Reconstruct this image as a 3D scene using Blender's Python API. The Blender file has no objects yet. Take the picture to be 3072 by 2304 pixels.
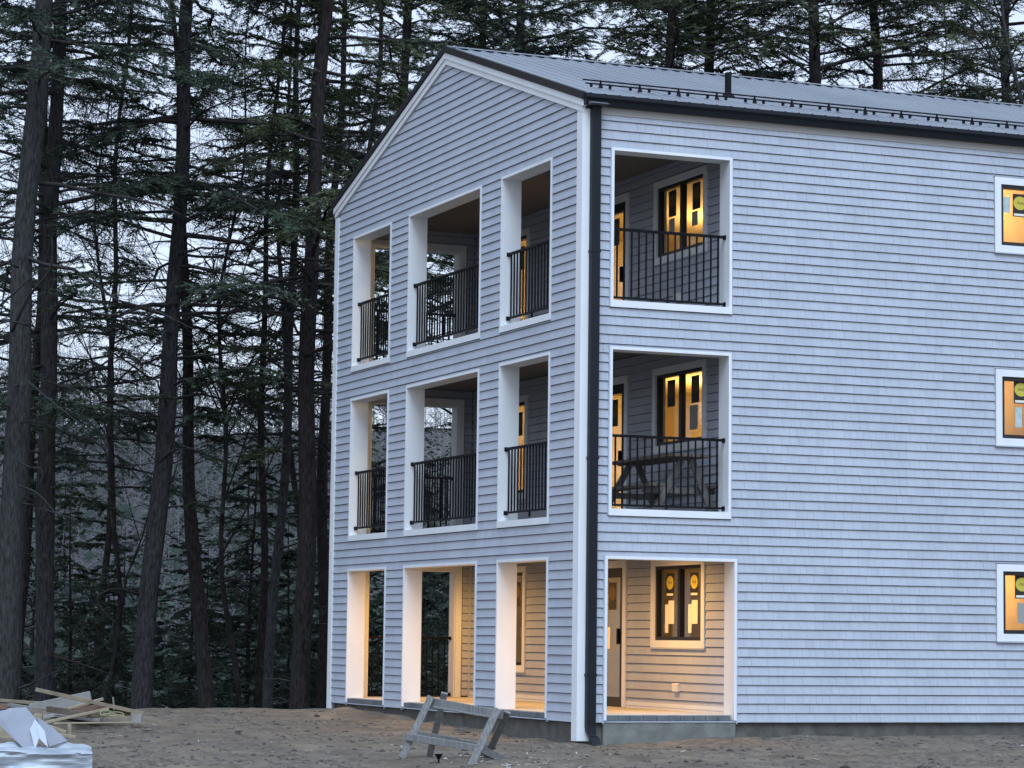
import bpy, math, random
import numpy as np
from mathutils import Vector, Matrix

rnd = random.Random(7)
SC = bpy.context.scene
COL = SC.collection

# ------------------------------------------------------------------ camera, sky, sun, exposure
CAM = np.array([-15.6449, -35.2019, 1.45])
YAW, PITCH, ROLL, FPX = math.radians(22.4719), math.radians(5.4492), math.radians(0.7024), 8050.7
_F = np.array([math.sin(YAW)*math.cos(PITCH), math.cos(YAW)*math.cos(PITCH), math.sin(PITCH)])
_R0 = np.array([math.cos(YAW), -math.sin(YAW), 0.0]); _U0 = np.cross(_R0, _F)
_R = _R0*math.cos(ROLL) + _U0*math.sin(ROLL); _U = -_R0*math.sin(ROLL) + _U0*math.cos(ROLL)
cd = bpy.data.cameras.new('camera'); cam = bpy.data.objects.new('camera', cd); COL.objects.link(cam)
cd.sensor_width = 36.0; cd.lens = FPX/3072*36.0; cd.clip_end = 3000; cd.clip_start = 0.1
m = Matrix.Identity(4)
for i in range(3):
    m[i][0], m[i][1], m[i][2], m[i][3] = _R[i], _U[i], -_F[i], CAM[i]
cam.matrix_world = m
SC.camera = cam

SUN_EL, SUN_AZ = 55.0, 200.0          # compass-like azimuth from +Y, clockwise: behind the camera
world = bpy.data.worlds.new('World'); SC.world = world; world.use_nodes = True
wn = world.node_tree; bg = wn.nodes['Background']
sky = wn.nodes.new('ShaderNodeTexSky'); sky.sky_type = 'NISHITA'; sky.sun_disc = False
sky.sun_elevation = math.radians(SUN_EL); sky.sun_rotation = math.radians(SUN_AZ)
sky.air_density = 1.0; sky.dust_density = 2.5; sky.ozone_density = 2.0
cloud = wn.nodes.new('ShaderNodeMix'); cloud.data_type = 'RGBA'; cloud.inputs['Factor'].default_value = 0.70   # even overcast veil
cloud.inputs['B'].default_value = (3.6, 4.0, 4.95, 1)
wn.links.new(sky.outputs[0], cloud.inputs['A']); wn.links.new(cloud.outputs['Result'], bg.inputs['Color'])
bg.inputs['Strength'].default_value = 0.128
sl = bpy.data.lights.new('sun', 'SUN'); sun = bpy.data.objects.new('sun', sl); COL.objects.link(sun)
sl.energy = 1.5; sl.angle = math.radians(40); sl.color = (0.55, 0.77, 1.0)
az, el = math.radians(SUN_AZ), math.radians(SUN_EL)
sdir = Vector((math.sin(az)*math.cos(el), math.cos(az)*math.cos(el), math.sin(el)))
sun.rotation_euler = (-sdir).to_track_quat('-Z', 'Y').to_euler()
vs = SC.view_settings; vs.view_transform = 'Standard'; vs.look = 'None'; vs.gamma = 1.0
vs.use_curve_mapping = False; vs.exposure = 0.95

def ray(u, v):
    return _F*FPX + _R*(u-1536) + _U*(1152-v)
def at_depth(u, v, d):
    return CAM + ray(u, v)/FPX*d

# ------------------------------------------------------------------ helpers
class MB:
    def __init__(s): s.v = []; s.f = []; s.mi = []
    def add(s, vs_, fs, mi=0):
        n = len(s.v); s.v += [tuple(map(float, p)) for p in vs_]
        s.f += [tuple(n+i for i in f) for f in fs]; s.mi += [mi]*len(fs)
    def box(s, a, b, mi=0, mp=None, taper=None):
        x0, y0, z0 = a; x1, y1, z1 = b
        p = [(x0,y0,z0),(x1,y0,z0),(x1,y1,z0),(x0,y1,z0),(x0,y0,z1),(x1,y0,z1),(x1,y1,z1),(x0,y1,z1)]
        if mp: p = [mp(*q) for q in p]
        s.hexa(p, mi)
    def hexa(s, p, mi=0):
        fs = [(0,3,2,1),(4,5,6,7),(0,1,5,4),(1,2,6,5),(2,3,7,6),(3,0,4,7)]
        a = np.array(p, float)
        if np.dot(np.cross(a[1]-a[0], a[3]-a[0]), a[4]-a[0]) < 0: fs = [tuple(reversed(f)) for f in fs]
        s.add(p, fs, mi)
    def beam(s, p, q, w, h, up=(0,0,1), mi=0):
        p, q, up = np.array(p, float), np.array(q, float), np.array(up, float)
        d = q-p; d = d/np.linalg.norm(d)
        sd = np.cross(d, up); sd /= np.linalg.norm(sd); u2 = np.cross(sd, d)
        c = []
        for e in (p, q):
            for a, b in ((-1,-1),(1,-1),(1,1),(-1,1)): c.append(e + sd*a*w/2 + u2*b*h/2)
        s.hexa([c[0],c[1],c[2],c[3],c[4],c[5],c[6],c[7]], mi)
    def tube(s, pts, rad, n=8, mi=0, cap=True):
        pts = [np.array(p, float) for p in pts]; base = len(s.v); ref = np.array([0.31, 0.87, 0.38])
        for i, p in enumerate(pts):
            d = pts[min(i+1, len(pts)-1)] - pts[max(i-1, 0)]; d = d/np.linalg.norm(d)
            a = np.cross(d, ref); a /= np.linalg.norm(a); b = np.cross(d, a)
            r = rad[i] if hasattr(rad, '__len__') else rad
            for k in range(n):
                t = 2*math.pi*k/n; s.v.append(tuple(p + a*r*math.cos(t) + b*r*math.sin(t)))
        for i in range(len(pts)-1):
            for k in range(n):
                k2 = (k+1) % n
                s.f.append((base+i*n+k, base+i*n+k2, base+(i+1)*n+k2, base+(i+1)*n+k)); s.mi.append(mi)
        if cap:
            s.f.append(tuple(base+k for k in range(n))[::-1]); s.mi.append(mi)
            e = base+(len(pts)-1)*n; s.f.append(tuple(e+k for k in range(n))); s.mi.append(mi)
    def mesh(s, name):
        me = bpy.data.meshes.new(name); me.from_pydata(s.v, [], s.f)
        if any(s.mi): me.polygons.foreach_set('material_index', s.mi)
        me.update(); return me
    def build(s, name, mats, parent=None, smooth=False, bevel=0):
        me = s.mesh(name)
        for mt in (mats if isinstance(mats, (list, tuple)) else [mats]): me.materials.append(mt)
        if smooth: me.polygons.foreach_set('use_smooth', [True]*len(me.polygons))
        o = bpy.data.objects.new(name, me); COL.objects.link(o)
        if parent: o.parent = parent
        if bevel:
            b = o.modifiers.new('bevel', 'BEVEL'); b.width = bevel; b.segments = 1; b.limit_method = 'ANGLE'
        return o

def np_mesh(name, V, F, mat, parent=None, smooth=False):
    """V (n,3) floats, F (m,3|4) ints"""
    me = bpy.data.meshes.new(name); k = F.shape[1]
    me.vertices.add(len(V)); me.vertices.foreach_set('co', np.ascontiguousarray(V, np.float32).ravel())
    me.loops.add(F.size); me.loops.foreach_set('vertex_index', np.ascontiguousarray(F, np.int32).ravel())
    me.polygons.add(len(F)); me.polygons.foreach_set('loop_start', np.arange(0, F.size, k, dtype=np.int32))
    me.polygons.foreach_set('loop_total', np.full(len(F), k, np.int32))
    if smooth: me.polygons.foreach_set('use_smooth', np.ones(len(F), bool))
    me.update(calc_edges=True); me.materials.append(mat)
    o = bpy.data.objects.new(name, me); COL.objects.link(o)
    if parent: o.parent = parent
    return o

def tag(o, label=None, cat=None, group=None, kind=None):
    if label: o['label'] = label
    if cat: o['category'] = cat
    if group: o['group'] = group
    if kind: o['kind'] = kind
    return o
def empty(name, loc=(0,0,0), label=None, cat=None, group=None, parent=None):
    o = bpy.data.objects.new(name, None); COL.objects.link(o); o.location = loc; o.empty_display_size = 0.3
    if parent: o.parent = parent
    return tag(o, label, cat, group)
def dup(root, parent=None):
    c = root.copy(); COL.objects.link(c); c.parent = parent
    for ch in list(root.children): dup(ch, c)
    return c

# ------------------------------------------------------------------ materials
def nmat(name, col, rough=0.7, col2=None, scale=8.0, stretch=(1,1,1), bump=0.0, bscale=None, metal=0.0, detail=4, spec=0.5, thr=(0.3, 0.7)):
    mt = bpy.data.materials.new(name); mt.use_nodes = True; nt = mt.node_tree; b = nt.nodes['Principled BSDF']
    b.inputs['Base Color'].default_value = (*col, 1); b.inputs['Roughness'].default_value = rough
    b.inputs['Metallic'].default_value = metal; b.inputs['Specular IOR Level'].default_value = spec
    if col2 or bump:
        tc = nt.nodes.new('ShaderNodeTexCoord'); mp = nt.nodes.new('ShaderNodeMapping'); mp.inputs['Scale'].default_value = stretch
        nt.links.new(tc.outputs['Object'], mp.inputs['Vector'])
        nz = nt.nodes.new('ShaderNodeTexNoise'); nz.inputs['Scale'].default_value = scale; nz.inputs['Detail'].default_value = detail
        nt.links.new(mp.outputs[0], nz.inputs['Vector'])
        if col2:
            r = nt.nodes.new('ShaderNodeValToRGB'); r.color_ramp.elements[0].color = (*col, 1); r.color_ramp.elements[1].color = (*col2, 1)
            r.color_ramp.elements[0].position, r.color_ramp.elements[1].position = thr
            nt.links.new(nz.outputs['Fac'], r.inputs['Fac']); nt.links.new(r.outputs[0], b.inputs['Base Color'])
        if bump:
            n2 = nz
            if bscale:
                n2 = nt.nodes.new('ShaderNodeTexNoise'); n2.inputs['Scale'].default_value = bscale; n2.inputs['Detail'].default_value = 5
                nt.links.new(mp.outputs[0], n2.inputs['Vector'])
            bp = nt.nodes.new('ShaderNodeBump'); bp.inputs['Strength'].default_value = bump; bp.inputs['Distance'].default_value = 0.02
            nt.links.new(n2.outputs['Fac'], bp.inputs['Height']); nt.links.new(bp.outputs[0], b.inputs['Normal'])
    return mt
def emat(name, col, s):
    mt = bpy.data.materials.new(name); mt.use_nodes = True; nt = mt.node_tree; nt.nodes.clear()
    e = nt.nodes.new('ShaderNodeEmission'); e.inputs[0].default_value = (*col, 1); e.inputs[1].default_value = s
    o = nt.nodes.new('ShaderNodeOutputMaterial'); nt.links.new(e.outputs[0], o.inputs[0]); return mt
def glassmat(name):
    mt = bpy.data.materials.new(name); mt.use_nodes = True; nt = mt.node_tree; nt.nodes.clear()
    t = nt.nodes.new('ShaderNodeBsdfTransparent'); t.inputs[0].default_value = (0.93, 0.95, 0.94, 1)
    g = nt.nodes.new('ShaderNodeBsdfGlossy'); g.inputs['Roughness'].default_value = 0.02; g.inputs[0].default_value = (0.9, 0.95, 1, 1)
    lw = nt.nodes.new('ShaderNodeLayerWeight'); pw = nt.nodes.new('ShaderNodeMath'); pw.operation = 'POWER'; pw.inputs[1].default_value = 5
    fr = nt.nodes.new('ShaderNodeMath'); fr.operation = 'MULTIPLY_ADD'; fr.inputs[1].default_value = 0.9; fr.inputs[2].default_value = 0.04
    nt.links.new(lw.outputs['Facing'], pw.inputs[0]); nt.links.new(pw.outputs[0], fr.inputs[0])
    mx = nt.nodes.new('ShaderNodeMixShader'); o = nt.nodes.new('ShaderNodeOutputMaterial')
    nt.links.new(fr.outputs[0], mx.inputs[0]); nt.links.new(t.outputs[0], mx.inputs[1]); nt.links.new(g.outputs[0], mx.inputs[2])
    nt.links.new(mx.outputs[0], o.inputs[0]); return mt
M = {}
def siding_material():
    mt = nmat('siding', (0.370, 0.405, 0.465), 0.6, (0.425, 0.456, 0.520), 1.3, (1, 1, 1), 0.2, 70, thr=(0.25, 0.75)); nt = mt.node_tree; b = nt.nodes['Principled BSDF']
    tc = nt.nodes.new('ShaderNodeTexCoord'); mp = nt.nodes.new('ShaderNodeMapping'); mp.inputs['Scale'].default_value = (6.3, 6.3, 22/3.0); mp.inputs['Location'].default_value = (0, 0, -0.294*22/3.0)
    fl = nt.nodes.new('ShaderNodeVectorMath'); fl.operation = 'FLOOR'; wn_ = nt.nodes.new('ShaderNodeTexWhiteNoise')
    nt.links.new(tc.outputs['Object'], mp.inputs['Vector']); nt.links.new(mp.outputs[0], fl.inputs[0]); nt.links.new(fl.outputs[0], wn_.inputs['Vector'])
    mr = nt.nodes.new('ShaderNodeMapRange'); mr.inputs['To Min'].default_value = 0.955; mr.inputs['To Max'].default_value = 1.035; nt.links.new(wn_.outputs['Value'], mr.inputs['Value'])
    src = b.inputs['Base Color'].links[0].from_socket
    vm = nt.nodes.new('ShaderNodeVectorMath'); vm.operation = 'SCALE'; nt.links.new(src, vm.inputs[0]); nt.links.new(mr.outputs[0], vm.inputs['Scale']); nt.links.new(vm.outputs[0], b.inputs['Base Color'])
    return mt
M['siding'] = siding_material()
M['channel'] = nmat('channel', (0.42, 0.46, 0.53), 0.5)
M['trim'] = nmat('white_trim', (0.76, 0.785, 0.80), 0.5, (0.68, 0.70, 0.72), 2.5, (1, 1, 0.4), thr=(0.3, 0.8))
M['sheath'] = nmat('sheathing', (0.10, 0.11, 0.13), 0.9)
M['soffit'] = nmat('soffit', (0.40, 0.395, 0.38), 0.7)
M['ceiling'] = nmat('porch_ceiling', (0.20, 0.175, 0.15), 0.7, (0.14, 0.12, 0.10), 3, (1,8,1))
M['deck'] = nmat('deck', (0.40, 0.36, 0.31), 0.7, (0.30, 0.27, 0.24), 4, (1,10,1))
M['concrete'] = nmat('concrete', (0.065, 0.062, 0.056), 0.9, (0.125, 0.12, 0.108), 5, bump=0.4, bscale=30)
M['slabedge'] = nmat('slab_edge', (0.12, 0.125, 0.112), 0.9, (0.20, 0.205, 0.185), 4, bump=0.4, bscale=30)
M['slab'] = nmat('slab', (0.46, 0.44, 0.40), 0.75, (0.38, 0.36, 0.33), 4)
M['paver'] = nmat('paver', (0.085, 0.10, 0.115), 0.9, (0.15, 0.165, 0.17), 7)
M['black'] = nmat('black_metal', (0.004, 0.004, 0.006), 0.6, spec=0.15)
M['gutter'] = nmat('gutter', (0.008, 0.011, 0.016), 0.5, spec=0.25)
M['raketrim'] = nmat('rake_trim', (0.014, 0.013, 0.014), 0.55, spec=0.25)
M['roof'] = nmat('roof_metal', (0.225, 0.245, 0.28), 0.45, (0.275, 0.295, 0.33), 0.9, (1, 0.35, 1), metal=0.3)
M['frame'] = nmat('window_frame', (0.010, 0.009, 0.010), 0.4)
M['glass'] = glassmat('glass')
M['room'] = nmat('drywall', (0.72, 0.60, 0.38), 0.8, (0.62, 0.50, 0.30), 0.9)
M['plywood'] = nmat('plywood', (0.72, 0.52, 0.27), 0.8, (0.52, 0.34, 0.16), 2.2, (1,1,0.5), thr=(0.35, 0.75))
M['roomdark'] = nmat('subfloor', (0.22, 0.17, 0.12), 0.8)
M['paper'] = nmat('paper', (0.75, 0.72, 0.64), 0.8)
M['tealtag'] = nmat('teal_tag', (0.32, 0.46, 0.46), 0.7, (0.50, 0.58, 0.56), 14)
M['stkblack'] = nmat('sticker_black', (0.016, 0.014, 0.012), 0.6)
M['stkyellow'] = nmat('sticker_yellow', (0.55, 0.46, 0.06), 0.6)
M['stkbacklit'] = nmat('sticker_yellow_backlit', (0.10, 0.062, 0.018), 0.7)  # yellow disc seen against the light, its shade painted into the colour
M['greypaper'] = nmat('grey_paper', (0.30, 0.29, 0.27), 0.8)
M['plastic'] = nmat('white_plastic', (0.72, 0.70, 0.66), 0.4)
M['oldwood'] = nmat('weathered_wood', (0.115, 0.118, 0.118), 0.85, (0.225, 0.225, 0.215), 6, (9,9,1), 0.3, thr=(0.3, 0.7))
M['brownwood'] = nmat('brown_wood', (0.085, 0.062, 0.048), 0.85, (0.15, 0.115, 0.09), 6, (6,1,6))
M['bulb'] = emat('bulb', (1.0, 0.72, 0.38), 6.0)

# ------------------------------------------------------------------ terrain
def sm(t): 
    t = np.clip(t, 0, 1); return t*t*(3-2*t)
def vnoise(x, y, seed=0):
    xi = np.floor(x).astype(np.int64); yi = np.floor(y).astype(np.int64); xf = x-xi; yf = y-yi
    def h(a, b):
        n = (a*374761393 + b*668265263 + seed*974711) & 0x7fffffff
        n = ((n ^ (n >> 13))*1274126177) & 0x7fffffff
        return ((n ^ (n >> 16)) & 0xffff)/65535.0
    u = xf*xf*(3-2*xf); v = yf*yf*(3-2*yf)
    return (h(xi,yi)*(1-u)+h(xi+1,yi)*u)*(1-v) + (h(xi,yi+1)*(1-u)+h(xi+1,yi+1)*u)*v - 0.5
def gz(x, y, rough=True):
    x = np.asarray(x, float); y = np.asarray(y, float)
    z = 0.0 + 0.20*sm((y-0.5)/10.5)*sm((x+9.5)/8.0)*sm((2-x)/2+1) + 0.11*sm(x/4)*sm((y+2.5)/2.5)
    z = z - 0.04*sm((-y-14)/12)
    z = z - 0.17*np.exp(-((x+3.85)**2+(y+5.6)**2)/2.0)      # hollow under the low foot of the sawhorse
    yc = 8.3 + 3.3*sm((x+5.0)/3.6) + 0.9*sm((x+0.5)/2)
    t = np.maximum(y-yc, 0)
    drop = -0.02*t*sm(t/1.2) - 6.5*sm(t/20.0) - 3.0*sm((t-18)/40)
    hill = 52.0*sm((y-48)/330.0)*(0.86+0.34*vnoise(x/90+3.1, y*0+1.7, 5)+0.10*vnoise(x/25, y/60, 8)) + 5*sm((y-45)/60)
    z = z + drop + hill
    rut = y + 5.2 - 0.10*x - 0.25*np.sin(x*0.5)
    z = z - 0.05*(np.exp(-(rut/0.22)**2) + np.exp(-((rut-1.7)/0.22)**2)) + 0.03*(np.exp(-((rut-0.45)/0.2)**2) + np.exp(-((rut+0.45)/0.2)**2))*sm((12-np.abs(x))/3)
    if rough:
        a = sm((yc+2-y)/3.0)
        z = z + a*(0.085*vnoise(x/1.6, y/1.6, 1) + 0.065*vnoise(x/0.55, y/0.55, 2) + 0.05*vnoise(x/0.26, y/0.26, 3))
        z = z + (1-a)*(0.5*vnoise(x/3.0, y/3.0, 4))
        near = np.exp(-((np.maximum(-x,0)**2 + np.maximum(-y, 0)**2)/0.35)) * (y < 11.1)
        z = np.where((x > -0.1) & (y > -0.1), z, z)
    return z
def axis(parts):
    out = []
    for a, b, st in parts: out += list(np.arange(a, b, st))
    return np.array(out + [parts[-1][1]])
gx = axis([(-500,-120,40),(-120,-24,6),(-24,-9,0.5),(-9,9.6,0.14),(9.6,40,1.0),(40,140,6),(140,560,40)])
gy = axis([(-120,-40,10),(-40,-12,0.7),(-12,3,0.13),(3,14,0.16),(14,40,0.9),(40,120,3),(120,440,8),(440,1200,60)])
GX, GY = np.meshgrid(gx, gy); GZ = gz(GX, GY)
V = np.stack([GX.ravel(), GY.ravel(), GZ.ravel()], 1); nx = len(gx); ny = len(gy)
idx = np.arange(nx*ny).reshape(ny, nx)
Fq = np.stack([idx[:-1,:-1].ravel(), idx[:-1,1:].ravel(), idx[1:,1:].ravel(), idx[1:,:-1].ravel()], 1)
def dirt_material():
    mt = bpy.data.materials.new('dirt'); mt.use_nodes = True; nt = mt.node_tree; b = nt.nodes['Principled BSDF']
    b.inputs['Roughness'].default_value = 0.95; b.inputs['Specular IOR Level'].default_value = 0.2
    tc = nt.nodes.new('ShaderNodeTexCoord')
    def noise(s, d=6, r=0.6):
        n = nt.nodes.new('ShaderNodeTexNoise'); n.inputs['Scale'].default_value = s; n.inputs['Detail'].default_value = d
        n.inputs['Roughness'].default_value = r; nt.links.new(tc.outputs['Object'], n.inputs['Vector']); return n
    def ramp(n, c0, c1, p0, p1):
        r = nt.nodes.new('ShaderNodeValToRGB'); r.color_ramp.elements[0].color = (*c0, 1); r.color_ramp.elements[1].color = (*c1, 1)
        r.color_ramp.elements[0].position = p0; r.color_ramp.elements[1].position = p1; nt.links.new(n.outputs['Fac'], r.inputs['Fac']); return r
    a = ramp(noise(1.1), (0.095, 0.075, 0.058), (0.215, 0.175, 0.132), 0.36, 0.64)
    c = ramp(noise(9, 8, 0.7), (0.055, 0.045, 0.037), (0.215, 0.185, 0.152), 0.36, 0.68)
    mx = nt.nodes.new('ShaderNodeMix'); mx.data_type = 'RGBA'; mx.inputs['Factor'].default_value = 0.5
    pf = ramp(noise(0.45, 3, 0.5), (0.12, 0.12, 0.12), (0.85, 0.85, 0.85), 0.40, 0.60); nt.links.new(pf.outputs[0], mx.inputs['Factor'])
    nt.links.new(a.outputs[0], mx.inputs['A']); nt.links.new(c.outputs[0], mx.inputs['B'])
    # leaf litter beyond the crest
    sp = nt.nodes.new('ShaderNodeSeparateXYZ'); nt.links.new(tc.outputs['Object'], sp.inputs[0])
    mr = nt.nodes.new('ShaderNodeMapRange'); mr.inputs['From Min'].default_value = 10.5; mr.inputs['From Max'].default_value = 15
    nt.links.new(sp.outputs['Y'], mr.inputs['Value'])
    lf = ramp(noise(0.5, 8, 0.7), (0.05, 0.047, 0.045), (0.16, 0.145, 0.14), 0.35, 0.7)
    m2 = nt.nodes.new('ShaderNodeMix'); m2.data_type = 'RGBA'; nt.links.new(mr.outputs[0], m2.inputs['Factor'])
    nt.links.new(mx.outputs['Result'], m2.inputs['A']); nt.links.new(lf.outputs[0], m2.inputs['B'])
    nt.links.new(m2.outputs['Result'], b.inputs['Base Color'])
    bp = nt.nodes.new('ShaderNodeBump'); bp.inputs['Strength'].default_value = 0.6; bp.inputs['Distance'].default_value = 0.03
    nt.links.new(noise(30, 6, 0.7).outputs['Fac'], bp.inputs['Height']); nt.links.new(bp.outputs[0], b.inputs['Normal'])
    return mt
M['dirt'] = dirt_material()
ground = np_mesh('ground', V, Fq, M['dirt'], smooth=True); tag(ground, 'bare brown dirt yard that drops off to a wooded valley', 'ground', kind='structure')

# ------------------------------------------------------------------ the house
W, L, D, T = 11.04, 14.0, 2.6, 0.28
YR = W/2; SL = 0.321; ZR = 11.19
CH = 3.0/22; Z0 = 0.294
FL = [0.40, 3.27, 6.28]; CE = [2.98, 6.02, 8.95]
house = empty('house', (0, 0, 0), 'three storey grey shingled house with open corner porches and metal roof', 'house')
longm = lambda s, o, z: (s, -o, z)
gabm = lambda s, o, z: (-o, s, z)
dm = lambda s, o, z: (D-o, s, z)
rearm = lambda s, o, z: (s, W+o, z)
rearin = lambda s, o, z: (s, W-T-o, z)

LO = [(0.381, 2.507, FL[0]-0.08, 2.673), (0.432, 2.400, 3.255, 5.704), (0.432, 2.400, 6.283, 8.625)]   # front openings (outer trim)
GY_ = [(1.073, 3.058), (3.897, 7.203), (8.077, 10.06)]
GO = [(a, b, z0, z1) for (z0, z1) in ((FL[0]-0.08, 2.671), (3.161, 5.702), (6.183, 8.625)) for a, b in GY_]
RO = [(0.50, 2.30, FL[0]-0.05, 2.70), (0.50, 2.30, 3.25, 5.73), (0.50, 2.30, 6.28, 8.60)]
WL = [(6.965, 8.72, z, z+1.175) for z in (1.5256, 4.5256, 7.5256)]

def rects_minus(s0, s1, z0, z1, holes):
    """split a rectangle around holes -> list of rectangles"""
    zs = sorted({z0, z1, *[h for q in holes for h in q[2:] if z0 < h < z1]})
    out = []
    for a, b in zip(zs[:-1], zs[1:]):
        if b-a < 1e-4: continue
        mid = (a+b)/2; cur = s0
        for h in sorted(q for q in holes if q[2] < mid < q[3]):
            if h[0] > cur+1e-4: out.append((cur, min(h[0], s1), a, b))
            cur = max(cur, h[1])
        if cur < s1-1e-4: out.append((cur, s1, a, b))
    return out

# --- backing walls (sheathing behind the siding)
def backing(name, mp, s0, s1, z0, z1, holes, th, mat, extra=None):
    mb = MB()
    for a, b, c, d in rects_minus(s0, s1, z0, z1, holes): mb.box((a, -th, c), (b, 0, d), 0, mp)
    if extra: extra(mb)
    return mb.build(name, mat, house)
front_wall = backing('front_wall', longm, 0.0, L, Z0-0.001, 9.2, LO + WL, T, M['sheath'])
def tri(mb):
    z = 9.2; hw = (ZR-0.12-z)/SL
    p = [(0, YR-hw, z), (0, YR+hw, z), (0, YR, ZR-0.12), (T, YR-hw, z), (T, YR+hw, z), (T, YR, ZR-0.12)]
    mb.add(p, [(0,2,1), (3,4,5), (0,1,4,3), (1,2,5,4), (2,0,3,5)])
gable_wall = backing('gable_wall', gabm, T+0.001, W-T-0.001, Z0-0.001, 9.199, GO, T, M['sheath'], tri)
rear_wall = backing('rear_wall', rearm, 0.0, L, -1.5, 9.2, RO, T, M['sheath'])
WA = (1.13, 3.00)
DH = []
for i in range(3):
    z = FL[i]
    DH.append((WA[0], WA[1], (1.364, 4.40, 7.391)[i], (2.735, 5.742, 8.725)[i]))
    DH.append((3.937, 6.62, FL[i]+0.005, (2.75, 5.735, 8.72)[i]))
    DH.append((8.10, 9.85, (0.90, 3.92, 6.30)[i], (2.745, 5.75, 8.72)[i]))
porch_wall = backing('porch_wall', dm, T+0.002, W-T-0.002, 0.03, 9.1, DH, 0.14, M['sheath'])

def course_pieces(s0, s1, ztop, holes, gable=False):
    """list of (z index, s0, s1, za, zb, zc0, side slopes)"""
    out = []; n = int((ztop-Z0)/CH)+1
    for k in range(n):
        a = Z0+k*CH; b = min(a+CH, ztop)
        if b-a < 0.015: continue
        for r in rects_minus(s0, s1, a, b, holes): out.append((k, *r, a))
    return out
GAP = 0.0095
def front_o(z, a, base=0.012, butt=0.032):
    return butt + (base-butt)*(z-a)/CH
def piece(mb, mp, s0a, s1a, s0b, s1b, za, zb, a, dz=0.0, prou=0.0):
    oa, ob = front_o(za, a)+prou, front_o(zb, a)+prou
    za2 = za - (dz if abs(za-a) < 1e-6 else 0)
    if abs(zb-(a+CH)) < 1e-4: zb -= GAP
    mb.hexa([mp(s0a, 0.0005, za2), mp(s1a, 0.0005, za2), mp(s1a, oa, za2), mp(s0a, oa, za2),
             mp(s0b, 0.0005, zb), mp(s1b, 0.0005, zb), mp(s1b, ob, zb), mp(s0b, ob, zb)])

# front wall: individual shingles
cam_xy = CAM
shs = []
seams = {}
for (k, a, b, za, zb, zc) in course_pieces(0.15, 9.6, 9.10, [(h[0]-0.012, h[1]+0.012, h[2]-0.012, h[3]+0.012) for h in LO+WL]):
    if k not in seams:
        r2 = random.Random(100+k); xs = [0.15 - r2.random()*0.1]
        while xs[-1] < 9.8: xs.append(xs[-1] + r2.choice((0.10, 0.125, 0.14, 0.155, 0.18)))
        seams[k] = (xs, [(r2.uniform(0, 0.0015), r2.uniform(-0.0010, 0.0010)) for _ in xs])
    xs, jit = seams[k]
    for i in range(len(xs)-1):
        c, d = max(xs[i]+0.0012, a), min(xs[i+1]-0.0012, b)
        if d-c > 0.01: shs.append(((d-c)*(zb-za)/(((c+d)/2-CAM[0])**2+CAM[1]**2), c, d, za, zb, zc, jit[i]))
shs.sort(key=lambda t: -t[0])
rest = MB(); nsh = 0
for j, (_, c, d, za, zb, zc, jt) in enumerate(shs):
    vis = c < 7.3
    if vis and nsh < 300:
        mb = MB(); piece(mb, longm, c, d, c, d, za, zb, zc, jt[0], jt[1]); mb.build('shingle', M['siding'], front_wall); nsh += 1
    else: piece(rest, longm, c, d, c, d, za, zb, zc, jt[0], jt[1])
for (k, a, b, za, zb, zc) in course_pieces(9.6, L, 9.10, []): piece(rest, longm, a, b, a, b, za, zb, zc)
tag(rest.build('shingle_field', M['siding'], front_wall), kind='stuff')

# gable wall: courses
ZRB = 10.90
gh = [(h[0]-0.012, h[1]+0.012, h[2]-0.012, h[3]+0.012) for h in GO]
for (k, a, b, za, zb, zc) in course_pieces(0.15, W-0.15, ZRB, gh):
    def lim(z):
        hw = (ZRB - z)/SL; return max(0.15, YR-hw), min(W-0.15, YR+hw)
    la, lb = lim(za), lim(zb)
    p = (max(a, la[0]), min(b, la[1]), max(a, lb[0]), min(b, lb[1]))
    if p[1]-p[0] < 0.02: continue
    if p[3] <= p[2]: p = (p[0], p[1], (p[0]+p[1])/2-0.004, (p[0]+p[1])/2+0.004)
    mb = MB(); piece(mb, gabm, *p, za, zb, zc, 0, rnd.uniform(-0.001, 0.001)); mb.build('siding_course', M['siding'], gable_wall)
# porch back wall and rear wall inside face
dh = [(h[0]-0.01, h[1]+0.01, h[2]-0.01, h[3]+0.01) for h in DH]
far = MB()
for (k, a, b, za, zb, zc) in course_pieces(T+0.03, W-T-0.03, 9.0, dh):
    slabs = any(f-0.35 < za and zb < f+0.005 for f in FL[1:])
    if za < FL[0] or slabs: continue
    if zc < 2.9 and b-a > 0.3 and a < 10.6:
        mb = MB(); piece(mb, dm, a, b, a, b, za, zb, zc); mb.build('siding_course', M['siding'], porch_wall)
    else: piece(far, dm, a, b, a, b, za, zb, zc)
tag(far.build('siding_field', M['siding'], porch_wall), kind='stuff')
far = MB()
for (k, a, b, za, zb, zc) in course_pieces(T+0.02, D-0.03, 9.0, [(h[0]-0.1, h[1]+0.13, h[2], h[3]+0.1) for h in RO]):
    if za > FL[0]: piece(far, rearin, a, b, a, b, za, zb, zc)
tag(far.build('siding_field', M['siding'], rear_wall), kind='stuff')
far = MB()
for (k, a, b, za, zb, zc) in course_pieces(0.02, L, 9.1, RO): piece(far, rearm, a, b, a, b, za, zb, zc)
tag(far.build('siding_field', M['siding'], rear_wall), kind='stuff')

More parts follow.
